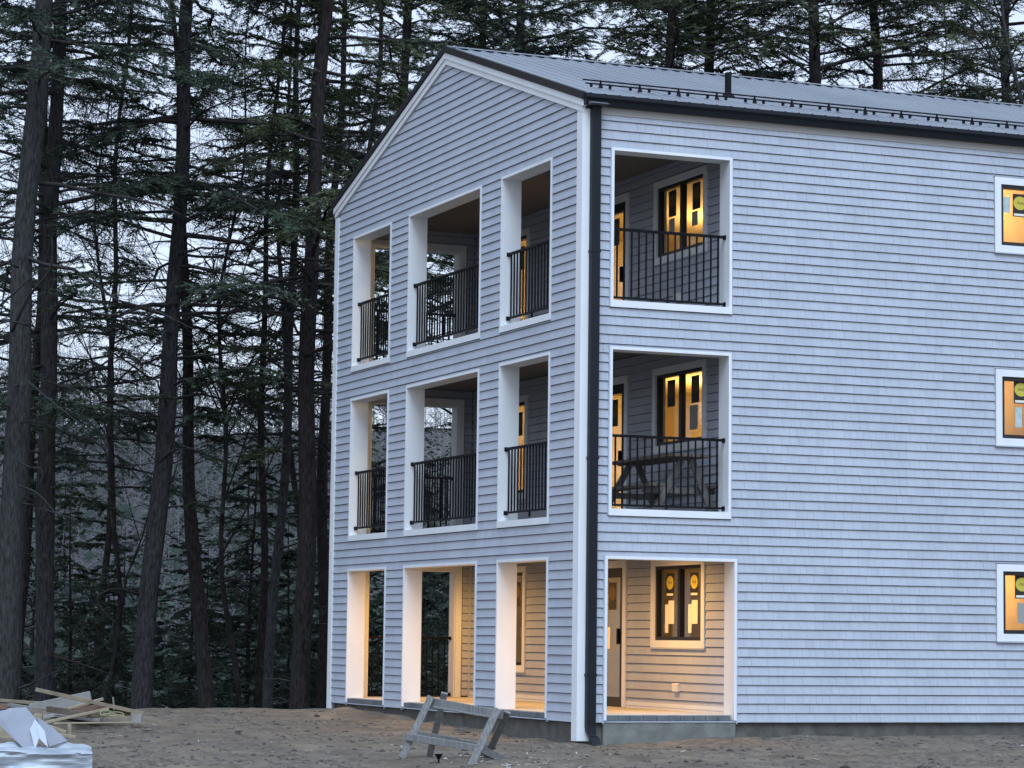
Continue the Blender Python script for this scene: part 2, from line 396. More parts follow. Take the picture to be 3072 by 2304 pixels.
# foundation
mb = MB(); mb.box((0.03, 0.03, -0.6), (L, W-0.03, Z0-0.002)); mb.build('foundation', M['concrete'], house)
mb = MB(); mb.box((0.381, -0.02, -0.35), (2.507, 0.02, 0.30)); mb.build('threshold', M['slabedge'], house, bevel=0.01)
fl_names = ['porch_slab', 'porch_floor', 'porch_floor']
mb = MB(); mb.box((0.06, 0.06, Z0+0.002), (D, W-0.06, FL[0])); mb.build('porch_slab', M['slab'], house)
for i in (1, 2):
    mb = MB(); mb.box((T+0.002, T+0.002, CE[i-1]+0.02), (D-0.001, W-T-0.002, FL[i])); mb.build('porch_floor', M['deck'], house)
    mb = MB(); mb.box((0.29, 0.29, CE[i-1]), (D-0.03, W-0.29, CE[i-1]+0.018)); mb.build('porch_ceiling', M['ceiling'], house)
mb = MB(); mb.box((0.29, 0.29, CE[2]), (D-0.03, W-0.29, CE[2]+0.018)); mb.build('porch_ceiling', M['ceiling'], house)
# pavers along the slab edge
def pavers(mp, s0, s1):
    s = s0
    while s < s1-0.05:
        w = min(rnd.choice((0.19, 0.20, 0.21)), s1-s)
        mb = MB(); mb.box((s+0.003, -0.05, FL[0]-0.088), (s+w-0.003, 0.024+rnd.uniform(-.004, .006), FL[0]-0.006+rnd.uniform(-.004, 0)), 0, mp)
        mb.build('paver', M['paver'], house, bevel=0.004); s += w
pavers(longm, 0.43, 2.46)
for a, b in GY_: pavers(gabm, a+0.045, b-0.045)

# --- trims
def opening_trim(name, mp, h, floor_open, tw=0.042, depth=T, apron=0.10, wall=None):
    s0, s1, z0, z1 = h
    mb = MB()
    zb = z0 if not floor_open else z0
    mb.box((s0, -depth-0.004, zb), (s0+tw, 0.044, z1), 0, mp); mb.box((s1-tw, -depth-0.004, zb), (s1, 0.044, z1), 0, mp)
    mb.box((s0+tw, -depth-0.004, z1-tw), (s1-tw, 0.044, z1), 0, mp)
    o = mb.build(name, M['trim'], wall or house)
    if not floor_open:
        m2 = MB(); m2.box((s0-0.003, -depth+0.02, z0), (s1+0.003, 0.048, z0+apron), 0, mp); m2.build('sill_board', M['trim'], wall or house)
    ch = MB(); e = 0.016
    ch.box((s0-e, 0.001, zb-(0.05 if floor_open else 0)), (s0-0.0005, 0.036, z1+e), 0, mp); ch.box((s1+0.0005, 0.001, zb-(0.05 if floor_open else 0)), (s1+e, 0.036, z1+e), 0, mp)
    ch.box((s0-0.0005, 0.001, z1+0.0005), (s1+0.0005, 0.036, z1+e), 0, mp)
    ch.build('trim_channel', M['channel'], wall or house)
for i, h in enumerate(LO): opening_trim('opening_trim', longm, h, i == 0)
for i, h in enumerate(GO): opening_trim('opening_trim', gabm, h, i < 3)
for i, h in enumerate(RO):
    s0, s1, z0, z1 = h
    mb = MB(); tw = 0.12
    for a, b, c, d in ((s0-0.01, s0+tw-0.01, z0, z1), (s1, s1+0.11, z0, z1+tw), (s0-0.01, s1, z1, z1+tw)):
        mb.box((a, 0.001, c), (b, 0.035, d), 0, rearin)
    mb.box((s1-0.02, -T+0.01, z0), (s1-0.002, 0.0005, z1-0.02), 0, rearin); mb.box((s0+0.002, -T+0.01, z0), (s0+0.02, 0.0005, z1-0.02), 0, rearin); mb.box((s0+0.002, -T+0.01, z1-0.02), (s1-0.002, 0.0005, z1-0.002), 0, rearin)
    mb.build('opening_trim', M['trim'], house)
# corner boards
for nm, bx in (('corner_board', [((-0.044, 0.0, 0.03), (0.0, 0.148, 9.16)), ((-0.044, -0.044, 0.03), (0.148, 0.0, 9.16))]),
               ('corner_board', [((-0.044, W-0.148, 0.18), (0.0, W+0.044, 9.1))])):
    mb = MB()
    for a, b in bx: mb.box(a, b)
    mb.build(nm, M['trim'], house)
mb = MB(); mb.box((D-0.05, W-T-0.05, FL[0]), (D-0.001, W-T-0.001, CE[0])); mb.build('inside_corner_post', M['channel'], house)
mb = MB(); mb.box((D-0.03, T+0.01, FL[0]+0.001), (D-0.002, 3.93, FL[0]+0.10)); mb.build('baseboard', M['trim'], house)
mb = MB(); mb.box((D-0.03, 6.63, FL[0]+0.001), (D-0.002, W-T-0.06, FL[0]+0.10)); mb.build('baseboard', M['trim'], house)
# frieze + soffit at the front eave
mb = MB(); mb.box((0.15, -0.034, 9.10), (L, 0.0, 9.205)); mb.build('frieze_board', M['soffit'], house)
mb = MB(); mb.box((-0.03, -0.048, 9.207), (L, 0.0, 9.25)); mb.build('soffit', M['soffit'], house)
# rake boards
def slope_board(name, sgn, zt, h, x0, x1, mat, yo=0.09, par=house):
    mb = MB(); y0, y1 = YR, YR + sgn*(YR+yo)
    za, zb = zt, zt - SL*(YR+yo)
    mb.hexa([(x0,y0,za-h),(x1,y0,za-h),(x1,y1,zb-h),(x0,y1,zb-h),(x0,y0,za),(x1,y0,za),(x1,y1,zb),(x0,y1,zb)])
    return mb.build(name, mat, par)
for sg in (-1, 1):
    slope_board('rake_board', sg, 11.085, 0.095, -0.075, -0.001, M['trim'])
    slope_board('rake_board', sg, 10.989, 0.095, -0.055, -0.001, M['trim'], 0.05)
# roof
roof = empty('roof', parent=house)
for sg in (-1, 1):
    mb = MB(); yo = 0.05; y1 = YR+sg*(YR+yo); zb = ZR-0.02-SL*(YR+yo)
    mb.hexa([(-0.03,YR,ZR-0.105),(L,YR,ZR-0.105),(L,y1,zb-0.085),(-0.03,y1,zb-0.085),(-0.03,YR,ZR-0.022),(L,YR,ZR-0.022),(L,y1,zb-0.002),(-0.03,y1,zb-0.002)])
    mb.build('roof_deck', M['sheath'], roof)
    # rake trim (dark) over the white board
    slope_board('rake_cap', sg, ZR+0.012, 0.105, -0.10, -0.03, M['raketrim'], 0.12, roof)
    ribs = []
    n = int(L/0.914)
    for k in range(n+1):
        x0 = -0.03 + k*0.914; x1 = min(x0+0.914, L)
        prof = []
        for q in range(4):
            c = x0 + 0.114 + q*0.2285
            prof += [(c-0.114, 0), (c-0.032, 0), (c-0.016, 0.022), (c+0.016, 0.022), (c+0.032, 0)]
        prof.append((x0+0.913, 0)); prof = [p for p in prof if p[0] <= x1]
        if len(prof) < 3: continue
        mb = MB(); vs_ = []; N = len(prof)
        for y, zz in ((YR, ZR-0.018), (y1, zb+0.002)):
            for x, h in prof: vs_.append((x, y, zz+h))
        for y, zz in ((YR, ZR-0.021), (y1, zb-0.001)):
            for x, h in prof: vs_.append((x, y, zz+h))
        fs = []
        for i in range(N-1):
            f = (i, i+1, N+i+1, N+i)
            fs.append(f if sg > 0 else f[::-1])
            g = (2*N+i, 2*N+i+1, 3*N+i+1, 3*N+i); fs.append(g[::-1] if sg > 0 else g)
            fs.append((N+i, N+i+1, 3*N+i+1, 3*N+i)); fs.append((i, 2*N+i, 2*N+i+1, i+1))
        mb.add(vs_, fs); mb.build('roof_panel', M['roof'], roof)
mb = MB()
for sg in (-1, 1):
    mb.hexa([(-0.05,YR,ZR+0.012),(L,YR,ZR+0.012),(L,YR+sg*0.13,ZR-0.03),(-0.05,YR+sg*0.13,ZR-0.03),(-0.05,YR,ZR+0.020),(L,YR,ZR+0.020),(L,YR+sg*0.13,ZR-0.022),(-0.05,YR+sg*0.13,ZR-0.022)])
mb.build('ridge_cap', M['roof'], roof)
roofz = lambda y: ZR - SL*abs(y-YR)
# gutter (K profile) and downspout
mb = MB(); prof = [(-0.05, 9.205), (-0.13, 9.205), (-0.150, 9.27), (-0.185, 9.31), (-0.185, 9.365), (-0.17, 9.365), (-0.17, 9.32), (-0.135, 9.28), (-0.115, 9.218), (-0.062, 9.218), (-0.062, 9.34), (-0.05, 9.34)]
n = len(prof)
mb.add([(x, y, z) for x in (-0.045, L) for y, z in prof], [tuple(range(n)), tuple(range(2*n-1, n-1, -1))] + [(i, (i+1) % n, n+(i+1) % n, n+i) for i in range(n)])
gut = mb.build('gutter', M['gutter'], house)
mb = MB(); mb.box((-0.050, -0.186, 9.204), (-0.0455, -0.05, 9.366)); mb.build('gutter_end', M['gutter'], house)
ds = MB()
def dsp(c): return [(c[0]-0.068, c[1]-0.05, c[2]), (c[0]+0.068, c[1]-0.05, c[2]), (c[0]+0.068, c[1]+0.05, c[2]), (c[0]-0.068, c[1]+0.05, c[2])]
secs = [dsp((0.145, -0.095, 9.2045)), dsp((0.145, -0.095, 0.24))]
def elbow(y, z, a): 
    c, s_ = math.cos(a), math.sin(a)
    return [(0.145+q*0.068, y - c*p*0.05, z - s_*p*0.05) for q, p in ((-1, 1), (1, 1), (1, -1), (-1, -1))]
secs += [elbow(-0.115, 0.15, 0.5), elbow(-0.19, 0.07, 1.0), elbow(-0.30, 0.035, 1.2)]
vs_ = [p for s_ in secs for p in s_]; fs = []
for i in range(len(secs)-1):
    for k in range(4): fs.append((4*i+k, 4*i+(k+1) % 4, 4*i+4+(k+1) % 4, 4*i+4+k))
fs.append((0, 3, 2, 1)); e = 4*(len(secs)-1); fs.append((e, e+1, e+2, e+3))
ds.add(vs_, fs); dso = ds.build('downspout', M['gutter'], house, bevel=0.006)
for z in (7.05, 4.05, 0.95):
    mb = MB(); mb.box((0.066, -0.150, z), (0.224, -0.044, z+0.035)); mb.build('strap', M['gutter'], dso)
# vent pipe
vy = 1.52; mb = MB(); mb.tube([(3.12, vy, roofz(vy)-0.05), (3.12, vy, roofz(vy)+0.37)], 0.052, 14); vp = mb.build('vent_pipe', M['black'], house)
mb = MB(); mb.tube([(3.12, vy, roofz(vy)-0.02), (3.12, vy, roofz(vy)+0.06)], [0.12, 0.05], 14); mb.build('flashing_boot', M['black'], vp)
# snow guard
sg_ = empty('snow_guard', parent=house); sy = 0.72; z = roofz(sy)
nrm = np.array([0, -SL, 1]); nrm /= np.linalg.norm(nrm)
for dzz, x0 in ((0.06, 0.33), (0.108, 0.28)):
    mb = MB(); mb.tube([np.array([x0, sy, z])+nrm*dzz, np.array([L-0.3, sy, z])+nrm*dzz], 0.012, 8); mb.build('rail', M['black'], sg_)
br = MB()
b0 = np.array([0, -0.03, 0]); up = nrm
br.add([(-0.038, 0.03, 0.0), (0.038, 0.03, 0.0), (0.038, -0.02, -0.007), (-0.038, -0.02, -0.007), (-0.016, 0.03, 0.09), (0.016, 0.03, 0.09), (0.016, 0.0, 0.09), (-0.016, 0.0, 0.09), (0, 0.015, 0.16)],
       [(0,3,2,1), (0,1,5,4), (1,2,6,5), (2,3,7,6), (3,0,4,7), (4,5,8), (5,6,8), (6,7,8), (7,4,8)])
bme = br.mesh('bracket'); bme.materials.append(M['black'])
cl = MB(); cl.box((-0.016, -0.02, 0.010), (0.016, 0.02, 0.07)); cme = cl.mesh('clamp'); cme.materials.append(M['black'])
for k in range(20):
    x = 0.58 + 0.645*k
    o = bpy.data.objects.new('bracket', bme); COL.objects.link(o); o.parent = sg_; o.location = (x, sy-0.02, z+0.002); o.scale = (0.8, 0.9, 0.85)
    for dx in (0.17, 0.48):
        o = bpy.data.objects.new('clamp', cme); COL.objects.link(o); o.parent = sg_; o.location = (x-0.32+dx, sy, z)

# --- windows
def text_mesh(txt, size, shear=0.25):
    cu = bpy.data.curves.new('lettering', 'FONT'); cu.body = txt; cu.size = size; cu.shear = shear; cu.align_x = 'CENTER'; cu.align_y = 'CENTER'; cu.resolution_u = 2
    o = bpy.data.objects.new('lettering', cu); COL.objects.link(o)
    dg = bpy.context.evaluated_depsgraph_get(); me = o.evaluated_get(dg).to_mesh()
    v = [tuple(q.co) for q in me.vertices]; f = [tuple(p.vertices) for p in me.polygons]
    bpy.data.objects.remove(o, do_unlink=True); bpy.data.curves.remove(cu); return v, f
TXT = text_mesh('Pella', 1.0, 0.3)
def sticker(mb, mp, s, z, o, w=0.27, h=0.36, flip=1, lettering=True, dim=False):
    """black label with a yellow disc; slots: 0 black 1 yellow 2 paper"""
    mb.box((s-w/2, o, z-h/2), (s+w/2, o+0.0015, z+h/2), 0, mp)
    n = 20; r = w*0.46; zc = z+h*0.10
    ring = [mp(s+r*math.cos(2*math.pi*k/n), o+0.0025, zc+r*0.86*math.sin(2*math.pi*k/n)) for k in range(n)]
    ring2 = [mp(s+r*math.cos(2*math.pi*k/n), o+0.001, zc+r*0.86*math.sin(2*math.pi*k/n)) for k in range(n)]
    mb.add(ring+ring2, [tuple(range(n))] + [(k, (k+1) % n, n+(k+1) % n, n+k) for k in range(n)], 1)
    if lettering:
        v, f = TXT; sc = w*0.25
        mb.add([mp(s+flip*x*sc, o+0.0032, zc+y*sc) for x, y, _ in v], f, 0)
        mb.box((s-w*0.42, o+0.001, z-h*0.46), (s+w*0.42, o+0.0028, z-h*0.36), 2, mp)
def window(mp, s0, s1, z0, z1, o_face=0.046, tw=0.11, fw=0.06, th=0.14, sashes=2, name='window', sill=True, flip=1, tb=None):
    w = empty(name, parent=house); tb = tw if tb is None else tb
    mb = MB()
    mb.box((s0, 0.001, z0), (s0+tw, o_face, z1), 0, mp); mb.box((s1-tw, 0.001, z0), (s1, o_face, z1), 0, mp)
    mb.box((s0+tw, 0.001, z1-tw), (s1-tw, o_face, z1), 0, mp)
    if tb: mb.box((s0+tw, 0.001, z0), (s1-tw, o_face, z0+tb), 0, mp)
    # reveal behind the casing
    mb.box((s0, -th, z0), (s0+tw-0.004, 0.0, z1), 0, mp); mb.box((s1-tw+0.004, -th, z0), (s1, 0.0, z1), 0, mp)
    mb.box((s0+tw-0.004, -th, z1-tw+0.004), (s1-tw+0.004, 0.0, z1), 0, mp)
    if tb: mb.box((s0+tw-0.004, -th, z0), (s1-tw+0.004, 0.0, z0+tb-0.004), 0, mp)
    mb.build('casing', M['trim'], w)
    if sill:
        mb = MB(); mb.box((s0-0.012, 0.001, z0-0.022), (s1+0.012, o_face+0.012, z0-0.001), 0, mp); mb.build('sill', M['channel'], w)
    a, b, c, d = s0+tw, s1-tw, z0+tb, z1-tw
    fr = MB(); fo0, fo1 = -0.07, 0.012
    fr.box((a, fo0, c), (a+fw, fo1, d), 0, mp); fr.box((b-fw, fo0, c), (b, fo1, d), 0, mp)
    fr.box((a+fw, fo0, c), (b-fw, fo1, c+fw), 0, mp); fr.box((a+fw, fo0, d-fw), (b-fw, fo1, d), 0, mp)
    gl = []
    wd = (b-a-2*fw)/sashes
    for k in range(sashes):
        if k: fr.box((a+fw+k*wd-fw*0.75, fo0, c+fw), (a+fw+k*wd+fw*0.75, fo1, d-fw), 0, mp)
        x0 = a+fw+k*wd + (fw*0.75 if k else 0); x1 = a+fw+(k+1)*wd - (fw*0.75 if k < sashes-1 else 0)
        gl.append((x0, x1, c+fw, d-fw))
    fr.build('frame', M['frame'], w)
    for (x0, x1, c2, d2) in gl:
        mb = MB(); mb.box((x0+0.0005, -0.034, c2+0.0005), (x1-0.0005, -0.029, d2-0.0005), 0, mp); mb.build('pane', M['glass'], w)
    return w, gl
SM = [M['stkblack'], M['stkyellow'], M['paper'], M['tealtag'], M['greypaper']]
SD = [M['stkblack'], M['stkbacklit'], M['paper']]
PO = -0.028
def paper(mp, w, s0, s1, z0, z1, mi):
    mb = MB(); mb.box((s0, PO, z0), (s1, PO+0.0015, z1), 0, mp); mb.build('paper_label', SM[mi], w)
for i, h in enumerate(WL):
    w, gl = window(longm, *h)
    zc = (2.36, 5.37, 8.29)[i]
    for q, (x0, x1, z0, z1) in enumerate(gl):
        mb = MB(); sticker(mb, longm, x0+0.33, zc, PO); mb.build('label', SM, w)
    x0 = gl[0][0]
    if i == 2: paper(longm, w, x0+0.03, x0+0.15, zc-0.13, zc+0.12, 3)
    if i == 1: paper(longm, w, x0+0.22, x0+0.34, zc-0.55, zc-0.24, 3)
    if i == 0: paper(longm, w, x0+0.24, x0+0.42, zc-0.56, zc-0.25, 4)
for i in range(3):
    wA, wD, wB = DH[3*i], DH[3*i+1], DH[3*i+2]
    w, gl = window(dm, *wA, fw=0.055, flip=-1)
    for q, (x0, x1, z0, z1) in enumerate(gl):
        cx = (x0+x1)/2; mb = MB(); zc = z1-0.24 if i != 1 else z1-0.26
        sticker(mb, dm, cx-(0.02 if q else 0.05), zc, PO, 0.27, 0.36 if i == 0 else 0.42, -1, i == 0); mb.build('label', SM if i == 0 else SD, w)
        if i == 0:
            paper(dm, w, cx-0.17, cx+0.03, z0+0.20, zc-0.24, 2); paper(dm, w, cx+0.035, cx+0.15, z0+0.06, zc-0.30, 2)
        elif i == 1:
            if q == 0: paper(dm, w, cx-0.14, cx+0.14, zc-0.62, zc-0.24, 4)
        else: paper(dm, w, cx-0.10, cx+0.10, zc-0.46, zc-0.235, 4)
    w, gl = window(dm, *wD, name='sliding_door', fw=0.15, tb=0.0, sill=False, tw=0.12)
    x0, x1, z0, z1 = gl[0]; mb = MB(); cx = (x0+x1)/2
    sticker(mb, dm, cx-0.1, z1-0.30, PO, 0.30, 0.44, -1, False); mb.build('label', SD, w); paper(dm, w, cx-0.02, cx+0.08, z1-1.15, z1-0.80, 2)
    mb = MB(); mb.box((x0+0.01, 0.0, z0+0.85), (x0+0.05, 0.05, z0+1.1), 0, dm); mb.build('handle', M['black'], w)
    w, gl = window(dm, *wB, fw=0.055, sashes=2, tb=0.0 if i == 2 else None, sill=i != 2)
    x0, x1, z0, z1 = gl[0]; mb = MB(); cx = (x0+x1)/2
    sticker(mb, dm, cx, z1-0.32, PO, 0.27, 0.42, -1, False); mb.build('label', SD, w)
# outlet covers on the porch wall
for (y, z) in ((2.07, 0.755), (2.11, 6.78)):
    mb = MB(); mb.box((y-0.09, 0.02, z-0.065), (y+0.09, 0.075, z+0.065), 0, dm); mb.build('outlet_cover', M['plastic'], house, bevel=0.008)

# --- railings
def railing(mp, s0, s1, zt, zb, o, spacing, foot=True):
    r = empty('railing', parent=house)
    mb = MB(); mb.box((s0, o-0.022, zt-0.038), (s1, o+0.022, zt), 0, mp); mb.build('top_rail', M['black'], r)
    mb = MB(); mb.box((s0, o-0.018, zb-0.03), (s1, o+0.018, zb), 0, mp); mb.build('bottom_rail', M['black'], r)
    n = max(2, int(round((s1-s0)/spacing))); me = None
    b = MB(); b.box((-0.0105, -0.0105, 0), (0.0105, 0.0105, zt-zb-0.039)); me = b.mesh('baluster'); me.materials.append(M['black'])
    for k in range(1, n):
        o2 = bpy.data.objects.new('baluster', me); COL.objects.link(o2); o2.parent = r; o2.location = mp(s0+(s1-s0)*k/n, o, zb+0.0005)
    for s in (s0+0.012, s1-0.012):
        for z in (zt-0.02, zb-0.015):
            mb = MB(); mb.box((s-0.0125, o-0.032, z-0.034), (s+0.0125, o+0.032, z+0.030), 0, mp); mb.build('bracket', M['black'], r)
    if foot:
        mb = MB(); s = s0+(s1-s0)*0.5; mb.box((s-0.014, o-0.014, zb-0.11), (s+0.014, o+0.014, zb-0.031), 0, mp); mb.build('foot', M['black'], r)
    return r
for i in (1, 2):
    a, b = 0.432+0.043, 2.400-0.043
    railing(longm, a, b, (4.44, 7.465)[i-1], (3.43, 6.455)[i-1], -0.10, 0.121)
    for q, (y0, y1) in enumerate(GY_): railing(gabm, y0+0.043, y1-0.043, (4.40, 7.43)[i-1], (3.41, 6.425)[i-1], -0.08, 0.121)
for i in range(3): railing(rearm, 0.522, 2.278, (1.49, 4.42, 7.45)[i], (0.46, 3.40, 6.42)[i], -0.12, 0.121)

# --- rooms behind the windows
for i in range(3):
    z0, z1 = FL[i]-0.02, CE[i]+0.02
    room = empty('room', parent=house)
    for nm, a, b, mt in (('room_floor', (D+0.142, T+0.01, z0-0.1), (L-0.1, W-T-0.01, z0), 'roomdark'), ('room_ceiling', (D+0.142, T+0.01, z1), (L-0.1, W-T-0.01, z1+0.08), 'room'),
                     ('partition', (6.25, T+0.01, z0+0.002), (6.35, W-T-0.01, z1-0.002), 'room'),
                     ('partition', (D+0.15, 10.40, z0+0.002), (6.24, 10.5, z1-0.002), 'room'),
                     ('partition', (6.36, 1.9, z0+0.002), (L-0.2, 2.0, z1-0.002), 'plywood'), ('partition', (9.6, T+0.02, z0+0.002), (9.7, 1.89, z1-0.002), 'room')):
        mb = MB(); mb.box(a, b); mb.build(nm, M[mt], room)
def lamp(name, loc, energy, label, col=(1.0, 0.66, 0.27), r=0.06):
    e = empty(name, loc, label, 'lamp', 'lamps inside the house')
    mb = MB()
    for k in range(4): pass
    n = 10; pts = [(0, 0, 0.09), (0, 0, 0.05), (0, 0, 0.02), (0, 0, -0.02), (0, 0, -0.05), (0, 0, -0.065)]
    mb.tube(pts, [0.018, 0.022, 0.045, 0.050, 0.034, 0.006], n); mb.build('bulb', M['bulb'], e, smooth=True)
    mb = MB(); mb.tube([(0, 0, 0.09), (0, 0, 0.16)], 0.024, 8); mb.build('socket', M['plastic'], e)
    ld = bpy.data.lights.new('bulb_light', 'POINT'); ld.energy = energy; ld.color = col; ld.shadow_soft_size = 0.08
    lo = bpy.data.objects.new('bulb_light', ld); COL.objects.link(lo); lo.parent = e; lo.location = (0, 0, -0.16)
    return e
flr = ['ground', 'middle', 'top']
for i in range(3):
    lamp('ceiling_bulb', (5.9, 6.6, CE[i]-0.35), (40, 200, 150)[i], 'bare ceiling bulb in the lit room behind the %s floor porch' % flr[i])
    lamp('ceiling_bulb', (7.9, 1.1, CE[i]-0.14), (42, 24, 46)[i], 'bare ceiling bulb in the %s floor room at the right edge window' % flr[i])
for j, y in enumerate((1.75, 5.5, 9.3)):
    e = empty('recessed_light', (1.45, y, CE[0]), 'round recessed porch ceiling light above the ground floor slab, %s' % ('nearest the downspout corner', 'the middle one', 'farthest from the downspout')[j], 'ceiling light', 'porch downlights')
    mb = MB(); n = 20
    ring = [(r*math.cos(2*math.pi*k/n), r*math.sin(2*math.pi*k/n), z) for r, z in ((0.09, -0.001), (0.09, -0.008), (0.065, -0.008), (0.06, -0.002)) for k in range(n)]
    mb.add(ring, [(q*n+k, q*n+(k+1) % n, (q+1)*n+(k+1) % n, (q+1)*n+k) for q in range(3) for k in range(n)]); mb.build('trim_ring', M['trim'], e)
    mb = MB(); mb.add([(0.06*math.cos(2*math.pi*k/n), 0.06*math.sin(2*math.pi*k/n), -0.003) for k in range(n)], [tuple(range(n))[::-1]]); mb.build('lens', M['bulb'], e)
    ld = bpy.data.lights.new('downlight', 'SPOT'); ld.energy = 205; ld.color = (1.0, 0.50, 0.12); ld.spot_size = math.radians(168); ld.spot_blend = 0.9; ld.shadow_soft_size = 0.06
    lo = bpy.data.objects.new('downlight', ld); COL.objects.link(lo); lo.parent = e; lo.location = (0, 0, -0.02)

# ------------------------------------------------------------------ trees
def bark(name, c0, c1):
    return nmat(name, c0, 0.95, c1, 6.5, (4.5, 4.5, 1.0), 1.0, spec=0.15, thr=(0.32, 0.72))
M['bark_grey'] = bark('bark_grey', (0.012, 0.012, 0.013), (0.050, 0.048, 0.050))
M['bark_brown'] = bark('bark_brown', (0.012, 0.010, 0.010), (0.044, 0.036, 0.036))
M['bark_pale'] = bark('bark_pale', (0.017, 0.018, 0.018), (0.058, 0.059, 0.059))
M['twig'] = nmat('dead_twig', (0.016, 0.014, 0.014), 0.95, (0.055, 0.052, 0.052), 3.0, spec=0.1)
def needles(name, c0, c1):
    mt = nmat(name, c0, 0.8, c1, 0.9, (1, 1, 1.6), spec=0.2, detail=3, thr=(0.35, 0.68)); return mt
M['needle_dark'] = needles('needles_dark', (0.020, 0.036, 0.026), (0.072, 0.100, 0.064))
M['needle_olive'] = needles('needles_olive', (0.032, 0.047, 0.025), (0.098, 0.116, 0.056))
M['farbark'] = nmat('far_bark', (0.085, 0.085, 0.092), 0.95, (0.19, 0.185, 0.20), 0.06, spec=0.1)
M['fargreen'] = nmat('far_needles', (0.035, 0.052, 0.045), 0.9, (0.075, 0.095, 0.078), 0.2, spec=0.1)

def tubes(P, Rd, n=4):
    """P (N,K,3) polylines, Rd (N,K) radii -> verts, quads"""
    N, K, _ = P.shape
    d = np.empty_like(P); d[:, 1:-1] = P[:, 2:]-P[:, :-2]; d[:, 0] = P[:, 1]-P[:, 0]; d[:, -1] = P[:, -1]-P[:, -2]
    d /= np.linalg.norm(d, axis=2, keepdims=True)+1e-9
    ref = np.where(np.abs(d[..., 2:3]) > 0.8, np.array([1.0, 0.13, 0.0]), np.array([0.07, 0.05, 1.0]))
    a = np.cross(d, ref); a /= np.linalg.norm(a, axis=2, keepdims=True)+1e-9; b = np.cross(d, a)
    t = np.arange(n)*2*np.pi/n
    V = P[:, :, None, :] + Rd[:, :, None, None]*(a[:, :, None, :]*np.cos(t)[None, None, :, None] + b[:, :, None, :]*np.sin(t)[None, None, :, None])
    i = np.arange(N)[:, None, None]*K*n; k = np.arange(K-1)[None, :, None]*n; q = np.arange(n)[None, None, :]; q2 = (q+1) % n
    Fq = np.stack([i+k+q, i+k+q2, i+k+n+q2, i+k+n+q], -1).reshape(-1, 4)
    return V.reshape(-1, 3), Fq
def cat(parts):
    Vs, Fs, off = [], [], 0
    for v, f in parts: Vs.append(v); Fs.append(f+off); off += len(v)
    return np.concatenate(Vs), np.concatenate(Fs)
def unit(a): return a/(np.linalg.norm(a, axis=-1, keepdims=True)+1e-9)

